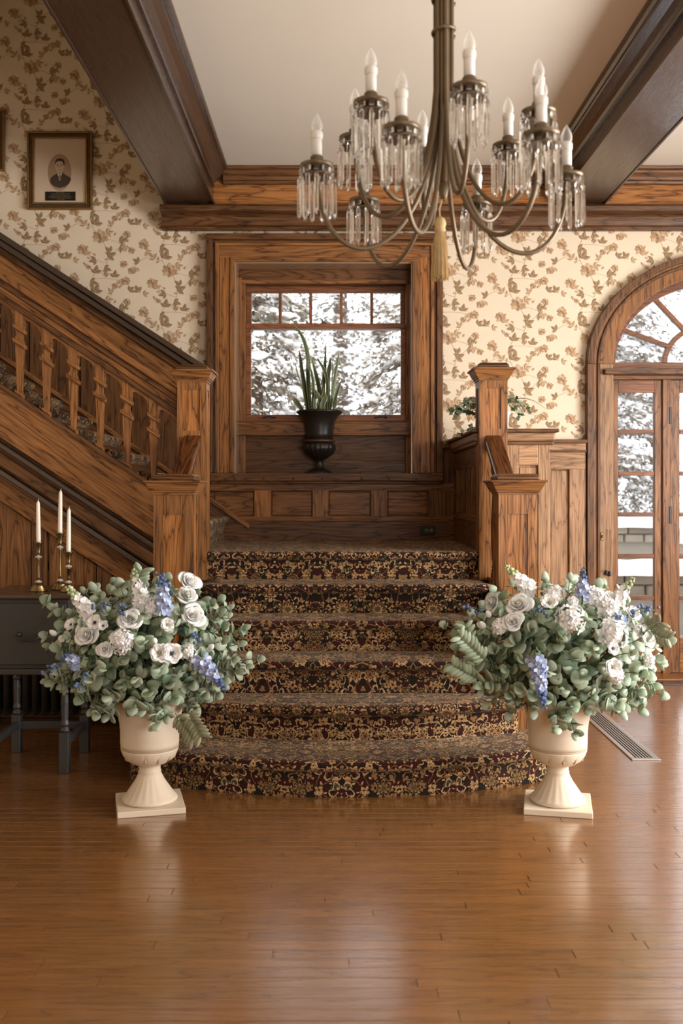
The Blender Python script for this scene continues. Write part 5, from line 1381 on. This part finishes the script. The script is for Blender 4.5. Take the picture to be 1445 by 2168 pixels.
arrangement(UX2, UY2, 1188, 1375, 212, 152, 'dense dome of eucalyptus, white roses and anemones in the right urn', [
    ('rose', 1098, 1282, 32), ('rose', 1042, 1276, 28, (-.9, -.4, .35)), ('rose', 1088, 1318, 27), ('anemy', 1162, 1282, 18), ('anem', 1334, 1304, 17), ('anemy', 1363, 1358, 16), ('anemy', 1292, 1411, 18), ('anem', 1292, 1374, 13),
    ('ruf', 1208, 1312, 30), ('ruf', 1297, 1341, 30), ('ruf', 1172, 1258, 22), ('ruf', 1260, 1266, 25), ('ruf', 1288, 1290, 24), ('ruf', 1280, 1268, 18), ('ruf', 1057, 1326, 17), ('ruf', 1303, 1431, 17), ('ruf', 1374, 1398, 13), ('ruf', 1352, 1332, 12), ('ruf', 1212, 1272, 12),
    ('bud', 1024, 1326, 11), ('bud', 1036, 1304, 10),
    ('white', 1122, 1250, 1068, 1196, .04, 1.5), ('white', 1302, 1275, 1342, 1222, .04, 1.3), ('blue', 1232, 1262, 1234, 1200, .05, 1.2), ('blue', 1136, 1400, 1152, 1502, .12, 1.5),
    ('berry', 1030, 1300, 975, 1288, .05, 10), ('berry', 1330, 1300, 1385, 1292, .05, 11), ('berry', 1130, 1300, 1145, 1290, .04, 6), ('blue', 1320, 1315, 1300, 1300, .03, 1.0),
    ('long', 1030, 1400, 975, 1350, .06), ('long', 1010, 1420, 985, 1330, .05), ('long', 1015, 1440, 960, 1410, .05), ('olive', 1370, 1340, 1412, 1352, .05), ('olive', 1370, 1330, 1396, 1318, .05)],
    11, [(945, 1325, .12), (985, 1330, .1), (960, 1412, .12), (1018, 1452, .2), (1395, 1470, .15), (1380, 1450, .15), (1350, 1500, .16), (1310, 1505, .2), (1215, 1550, .26), (1180, 1540, .26), (1200, 1515, .24), (1240, 1500, .22), (1130, 1470, .24), (1080, 1470, .22), (1290, 1490, .2), (1390, 1400, .1), (1040, 1450, .2)])
# ================================================================ CHANDELIER
bronze_l = plain('olive_bronze', (.17, .12, .068), rough=.42, metal=.45, var=.2, nscale=20)
hx_, hy_ = .322, 3.01
chd = thing('chandelier', (hx_, hy_, CEIL), 'twelve-arm bronze chandelier with electric candles and hanging glass prisms', 'chandelier')
MB().lathe([(.085, CEIL), (.085, CEIL - .012), (.06, CEIL - .03), (.03, CEIL - .05)], (hx_, hy_, 0), 24).build('ceiling_rose', bronze_l, chd, smooth=True)
sleeve = plain('candle_sleeve', (.82, .79, .73), rough=.5)
bulbg, nt_, b_, N_, L_ = newmat('bulb_glass')
b_.inputs['Base Color'].default_value = (.9, .88, .84, 1); b_.inputs['Roughness'].default_value = .06
t_ = N_.new('ShaderNodeBsdfTransparent'); lw_ = N_.new('ShaderNodeLayerWeight'); lw_.inputs[0].default_value = .35
mr_ = N_.new('ShaderNodeMapRange'); mr_.inputs[3].default_value = .12; mr_.inputs[4].default_value = .75; L_.new(lw_.outputs['Facing'], mr_.inputs[0])
x_ = N_.new('ShaderNodeMixShader'); L_.new(mr_.outputs[0], x_.inputs[0]); L_.new(t_.outputs[0], x_.inputs[1]); L_.new(b_.outputs[0], x_.inputs[2]); L_.new(x_.outputs[0], N_['Material Output'].inputs[0])
def bez(p0, p1, p2, p3, n):
    return [p0 * (1 - t) ** 3 + p1 * 3 * t * (1 - t) ** 2 + p2 * 3 * t * t * (1 - t) + p3 * t ** 3 for t in [i / n for i in range(n + 1)]]
prm = MB()      # faceted prism: six-sided bar, pointed foot, drilled top
prm.lathe([(.0015, 0), (.0058, -.008), (.0068, -.014), (.0068, -.112), (.0055, -.120), (.001, -.128)], (0, 0, 0), 6)
prism_me = prm.mesh('prism_mesh', crys)
cube_me = MB().box(-.0075, .0075, -.0045, .0045, -.008, .008).mesh('cube_mesh', crys)
tiers = [(0.385, 2.3485, [7 + 60 * k for k in range(6)], 2.52, 2.02, 2.0), (0.286, 2.486, [38 + 60 * k for k in range(6)], 2.60, 2.15, 2.12)]
for ti, (Rr, zb, angs, z0, zc1, zc2) in enumerate(tiers):
    for ai, an in enumerate(angs):
        c, s = math.cos(R(an)), math.sin(R(an)); u = Vector((c, s, 0)); o0 = Vector((hx_, hy_, 0))
        rb = .017 + .008 * ti
        top = [o0 + u * rb + Vector((0, 0, z)) for z in (CEIL - .03, 3.2, 2.8)]
        arc = bez(o0 + u * rb + Vector((0, 0, z0)), o0 + u * (.07 if ti == 0 else .055) + Vector((0, 0, zc1)), o0 + u * Rr + Vector((0, 0, zc2)), o0 + u * Rr + Vector((0, 0, zb)), 22)
        arm = MB().tube(top + arc, .0072, 8).build('arm', bronze_l, chd, smooth=True)
        p = o0 + u * Rr
        MB().lathe([(.008, zb - .05), (.011, zb - .03), (.018, zb - .01), (.044, zb - .004), (.050, zb + .004), (.050, zb + .009), (.030, zb + .016), (.018, zb + .022), (.020, zb + .030), (.015, zb + .036)], p, 20).build('drip_pan', bronze_l, arm, smooth=True)
        MB().lathe([(.044, zb - .026), (.0465, zb - .026), (.0465, zb - .022), (.044, zb - .022)], p, 20).build('hoop', bronze_l, arm)
        MB().lathe([(.0155, zb + .034), (.0155, zb + .080), (.0145, zb + .084)], p, 16).build('candle_sleeve', sleeve, arm, smooth=True)
        MB().lathe([(.0145, zb + .082), (.0180, zb + .088), (.0184, zb + .102), (.0150, zb + .108)], p, 16).build('socket', sleeve, arm, smooth=True)
        MB().lathe([(.012, zb + .106), (.0165, zb + .114), (.0175, zb + .122), (.0155, zb + .134), (.0095, zb + .148), (.0035, zb + .158), (.0006, zb + .163)], p, 16).build('bulb', bulbg, arm, smooth=True)
        MB().tube([(p.x - .003, p.y, zb + .106), (p.x - .004, p.y, zb + .124), (p.x, p.y, zb + .132), (p.x + .004, p.y, zb + .124), (p.x + .003, p.y, zb + .106)], .0004, 4).build('filament', bronze_l, arm)
        for k in range(11):
            a = 2 * math.pi * k / 11 + ai; d = Vector((math.cos(a), math.sin(a), 0))
            M = Matrix.Translation(p + d * .0475 + Vector((0, 0, zb - .010))) @ Matrix.Rotation(a + math.pi / 2, 4, 'Z')
            inst('glass_cube', cube_me, arm, M)
            M = Matrix.Translation(p + d * (.049 + rnd.uniform(-.002, .003)) + Vector((0, 0, zb - .024))) @ Matrix.Rotation(a, 4, 'Z') @ Matrix.Rotation(rnd.uniform(-.03, .03), 4, 'Y')
            inst('prism', prism_me, arm, M)
for zz in (2.99, 2.93, 2.87, 2.81, 2.75):
    pass
for zz in (2.96, 2.86, 2.76):
    ring_pts = [(hx_ + .033 * math.cos(q * .35), hy_ + .033 * math.sin(q * .35), zz + .0035 * q * .35) for q in range(22)]
    MB().tube(ring_pts, .0055, 6).build('binding', bronze_l, chd, smooth=True)
MB().tube([(hx_, hy_, CEIL - .03), (hx_, hy_, 2.30)], .012, 10).build('stem', bronze_l, chd, smooth=True)
MB().lathe([(.012, 2.32), (.016, 2.30), (.012, 2.28), (.006, 2.262)], (hx_, hy_, 0), 12).build('finial', bronze_l, chd, smooth=True)
ts = thing('tassel', (hx_ - .012, hy_ - .01, 2.26), 'straw coloured silk tassel hanging below the chandelier stem', 'tassel')
silk = plain('tassel_silk', (.62, .44, .21), rough=.7, var=.25, nscale=60)
x, y = hx_ - .012, hy_ - .01
m = MB(); m.tube([(x + .006, y, 2.265), (x - .002, y, 2.235), (x, y, 2.205)], .0022, 6)
m.build('cord', silk, ts)
MB().lathe([(.004, 2.214), (.015, 2.205), (.019, 2.192), (.015, 2.178), (.018, 2.172), (.013, 2.166)], (x, y, 0), 14).build('knot', silk, ts, smooth=True)
m = MB()
for k in range(150):
    a = k * 2.4; q = math.sqrt((k + .5) / 150); c, s = math.cos(a), math.sin(a)
    m.tube([(x +   .012 * q * c, y + .012 * q * s, 2.172), (x + .021 * q * c, y + .021 * q * s, 2.13), (x + .027 * q * c + rnd.uniform(-.002, .002), y + .027 * q * s, 2.026 + rnd.uniform(-.006, .006))], .0016, 4)
m.build('fringe', silk, ts, kind='stuff')

# ================================================================ THE SNOWY GARDEN OUTSIDE
def snow_mat(name, dark, dark2, thr):
    if name in MATS: return MATS[name]
    m, nt, b, N, L = newmat(name)
    g = N.new('ShaderNodeNewGeometry'); sx = N.new('ShaderNodeSeparateXYZ'); L.new(g.outputs['True Normal'], sx.inputs[0])
    ab = N.new('ShaderNodeMath'); ab.operation = 'ABSOLUTE'; L.new(sx.outputs[2], ab.inputs[0])
    tc = N.new('ShaderNodeTexCoord'); nz = N.new('ShaderNodeTexNoise'); nz.inputs['Scale'].default_value = 2.6; nz.inputs['Detail'].default_value = 3; L.new(tc.outputs['Object'], nz.inputs['Vector'])
    ad = N.new('ShaderNodeMath'); ad.operation = 'MULTIPLY_ADD'; L.new(nz.outputs[0], ad.inputs[0]); ad.inputs[1].default_value = 2.2; L.new(ab.outputs[0], ad.inputs[2])
    th = N.new('ShaderNodeMapRange'); th.inputs[1].default_value = thr; th.inputs[2].default_value = thr + .12; L.new(ad.outputs[0], th.inputs[0])
    n2 = N.new('ShaderNodeTexNoise'); n2.inputs['Scale'].default_value = 9; L.new(tc.outputs['Object'], n2.inputs['Vector'])
    mx = N.new('ShaderNodeMix'); mx.data_type = 'RGBA'; mx.inputs[6].default_value = (*dark, 1); mx.inputs[7].default_value = (*dark2, 1); L.new(n2.outputs[0], mx.inputs[0])
    m2 = N.new('ShaderNodeMix'); m2.data_type = 'RGBA'; L.new(th.outputs[0], m2.inputs[0]); L.new(mx.outputs[2], m2.inputs[6]); m2.inputs[7].default_value = (.88, .88, .89, 1)
    L.new(m2.outputs[2], b.inputs['Base Color']); b.inputs['Roughness'].default_value = .8
    MATS[name] = m
    return m
snow = plain('snow', (.86, .87, .89), rough=.7, bump=.3, nscale=1.2)
needles = snow_mat('snowy_needles', (.10, .085, .065), (.24, .21, .165), 1.62)
bark = plain('bark', (.10, .065, .045), rough=.9)
gd = MB()
NX, NY = 40, 30
rows = []
for j in range(NY + 1):
    yy = 7.9 + (46 - 7.9) * (j / NY) ** 1.6
    rows.append([(-22 + 56 * i / NX, yy, -.35 + .12 * mnoise.noise(Vector((i * .5, j * .4, 1))) + (max(0, yy - 12) * .02)) for i in range(NX + 1)])
gd.grid(rows); gd.build('ground_snow', snow, smooth=True, kind='structure', label='snow covered garden ground outside the windows')
def conifer(x, y, h, r, seed, label, base=-.3):
    rt = random.Random(seed)
    t = thing('snowy_conifer', (x, y, base), label, 'tree', 'snowy trees outside')
    MB().tube([(x, y, base), (x, y, base + h * .5), (x, y, base + h * .97)], [.16, .10, .02], 8).build('trunk', bark, t)
    v = []; f = []; pads = MB()
    nb = int(72 * h / 5)
    for b_ in range(nb):
        u = (b_ + .5) / nb; z = base + h * (.05 + .92 * u); L_ = r * (1 - u) ** .8 + .15; a = b_ * 2.4 + rt.uniform(-.3, .3)
        d = Vector((math.cos(a), math.sin(a), 0)); sd = Vector((-d.y, d.x, 0))
        for k in range(int(110 + 260 * (1 - u))):
            q = rt.random() ** .7; p = Vector((x, y, z)) + d * (L_ * q) + Vector((0, 0, -.42 * L_ * q * q + .16 * L_ * q)) + sd * rt.gauss(0, (.16 * L_ + .05) * (1.1 - q * .6)) + Vector((0, 0, -abs(rt.gauss(0, .09))))
            s_ = rt.uniform(.014, .045)
            e1 = (d * rt.uniform(.2, 1) + sd * rt.uniform(-1, 1) + Vector((0, 0, rt.uniform(-.8, .2)))).normalized() * s_ * 1.5; e2 = e1.cross(Vector((rt.uniform(-1, 1), rt.uniform(-1, 1), rt.uniform(-.4, 1)))).normalized() * s_ * .55
            i = len(v); v += [p - e1, p + e2, p + e1, p - e2]; f.append((i, i + 1, i + 2, i + 3))
        for k in range(12):
            q = rt.uniform(.2, 1); p = Vector((x, y, z)) + d * (L_ * q) + Vector((0, 0, -.42 * L_ * q * q + .16 * L_ * q + .03)) + sd * rt.gauss(0, .12 * L_)
            pads.ball(tuple(p), rt.uniform(.025, .075), 6, 4, sz=.6)
    pads.build('snow_pads', snow, t, smooth=True, kind='stuff')
    me = bpy.data.meshes.new('branches'); me.from_pydata([tuple(q) for q in v], [], f); me.materials.append(needles); me.update()
    o = bpy.data.objects.new('branches', me); COL.objects.link(o); attach(o, t); tag(o, kind='stuff')
conifer(-.95, 11.3, 6.6, .98, 1, 'narrow snow laden conifer seen through the left half of the sash window')
conifer(1.05, 11.2, 7.0, .98, 2, 'narrow snow laden conifer seen through the right half of the sash window')
conifer(.05, 14.7, 9.5, 2.3, 3, 'taller snowy conifer behind the two at the sash window')
conifer(3.75, 14.0, 7.0, 1.05, 4, 'narrow snowy conifer seen through the first column of door panes', .2)
conifer(5.75, 14.1, 7.2, 1.0, 8, 'narrow snowy conifer seen through the second column of door panes', .2)
conifer(4.75, 17.6, 9.5, 2.3, 5, 'broad tall snowy conifer behind the two at the french doors', .2)
conifer(9.2, 18.4, 9.0, 2.0, 6, 'distant snowy conifer standing far to the right in the garden', .2)
# stone garden walls with snow caps
stones = plain('garden_stone', (.17, .145, .115), rough=.9, var=.4, nscale=6, objvar=.2)
def garden_wall(y, x0, x1, z0, z1, label, seed):
    rw = random.Random(seed); t = thing('garden_wall', ((x0 + x1) / 2, y, z0), label, 'garden wall', 'stone walls in the snow')
    nrow = max(2, int((z1 - z0) / .14)); hgt = (z1 - z0) / nrow
    MB().box(x0, x1, y + .04, y + .28, z0 - .4, z1).build('wall_core', plain('mortar', (.20, .18, .15), rough=.95), t)
    for r_ in range(nrow):
        x = x0 + rw.uniform(-.2, 0)
        while x < x1:
            w = rw.uniform(.16, .38)
            MB().box(x, x + w - .015, y - rw.uniform(0, .03), y + .1, z0 + r_ * hgt, z0 + (r_ + 1) * hgt - .012).build('stone', stones, t, bevel=.012, seg=1); x += w
    rows = [[(x0 + (x1 - x0) * i / 30, y + a, z1 + b * (1 + .5 * mnoise.noise(Vector((i * .7, seed, 0))))) for i in range(31)] for a, b in ((-.06, -.03), (-.07, .03), (.0, .10), (.14, .12), (.28, .09), (.32, 0))]
    m = MB(); m.grid(rows); m.build('snow_cap', snow, t, smooth=True)
garden_wall(9.6, 2.0, 6.2, WZ(1262, 9.6), WZ(1212, 9.6), 'low stone garden wall nearest the french doors, lower in the panes', 1)
garden_wall(12.4, 2.0, 8.2, WZ(1148, 12.4), WZ(1112, 12.4), 'farther low stone garden wall, higher up in the door panes', 2)
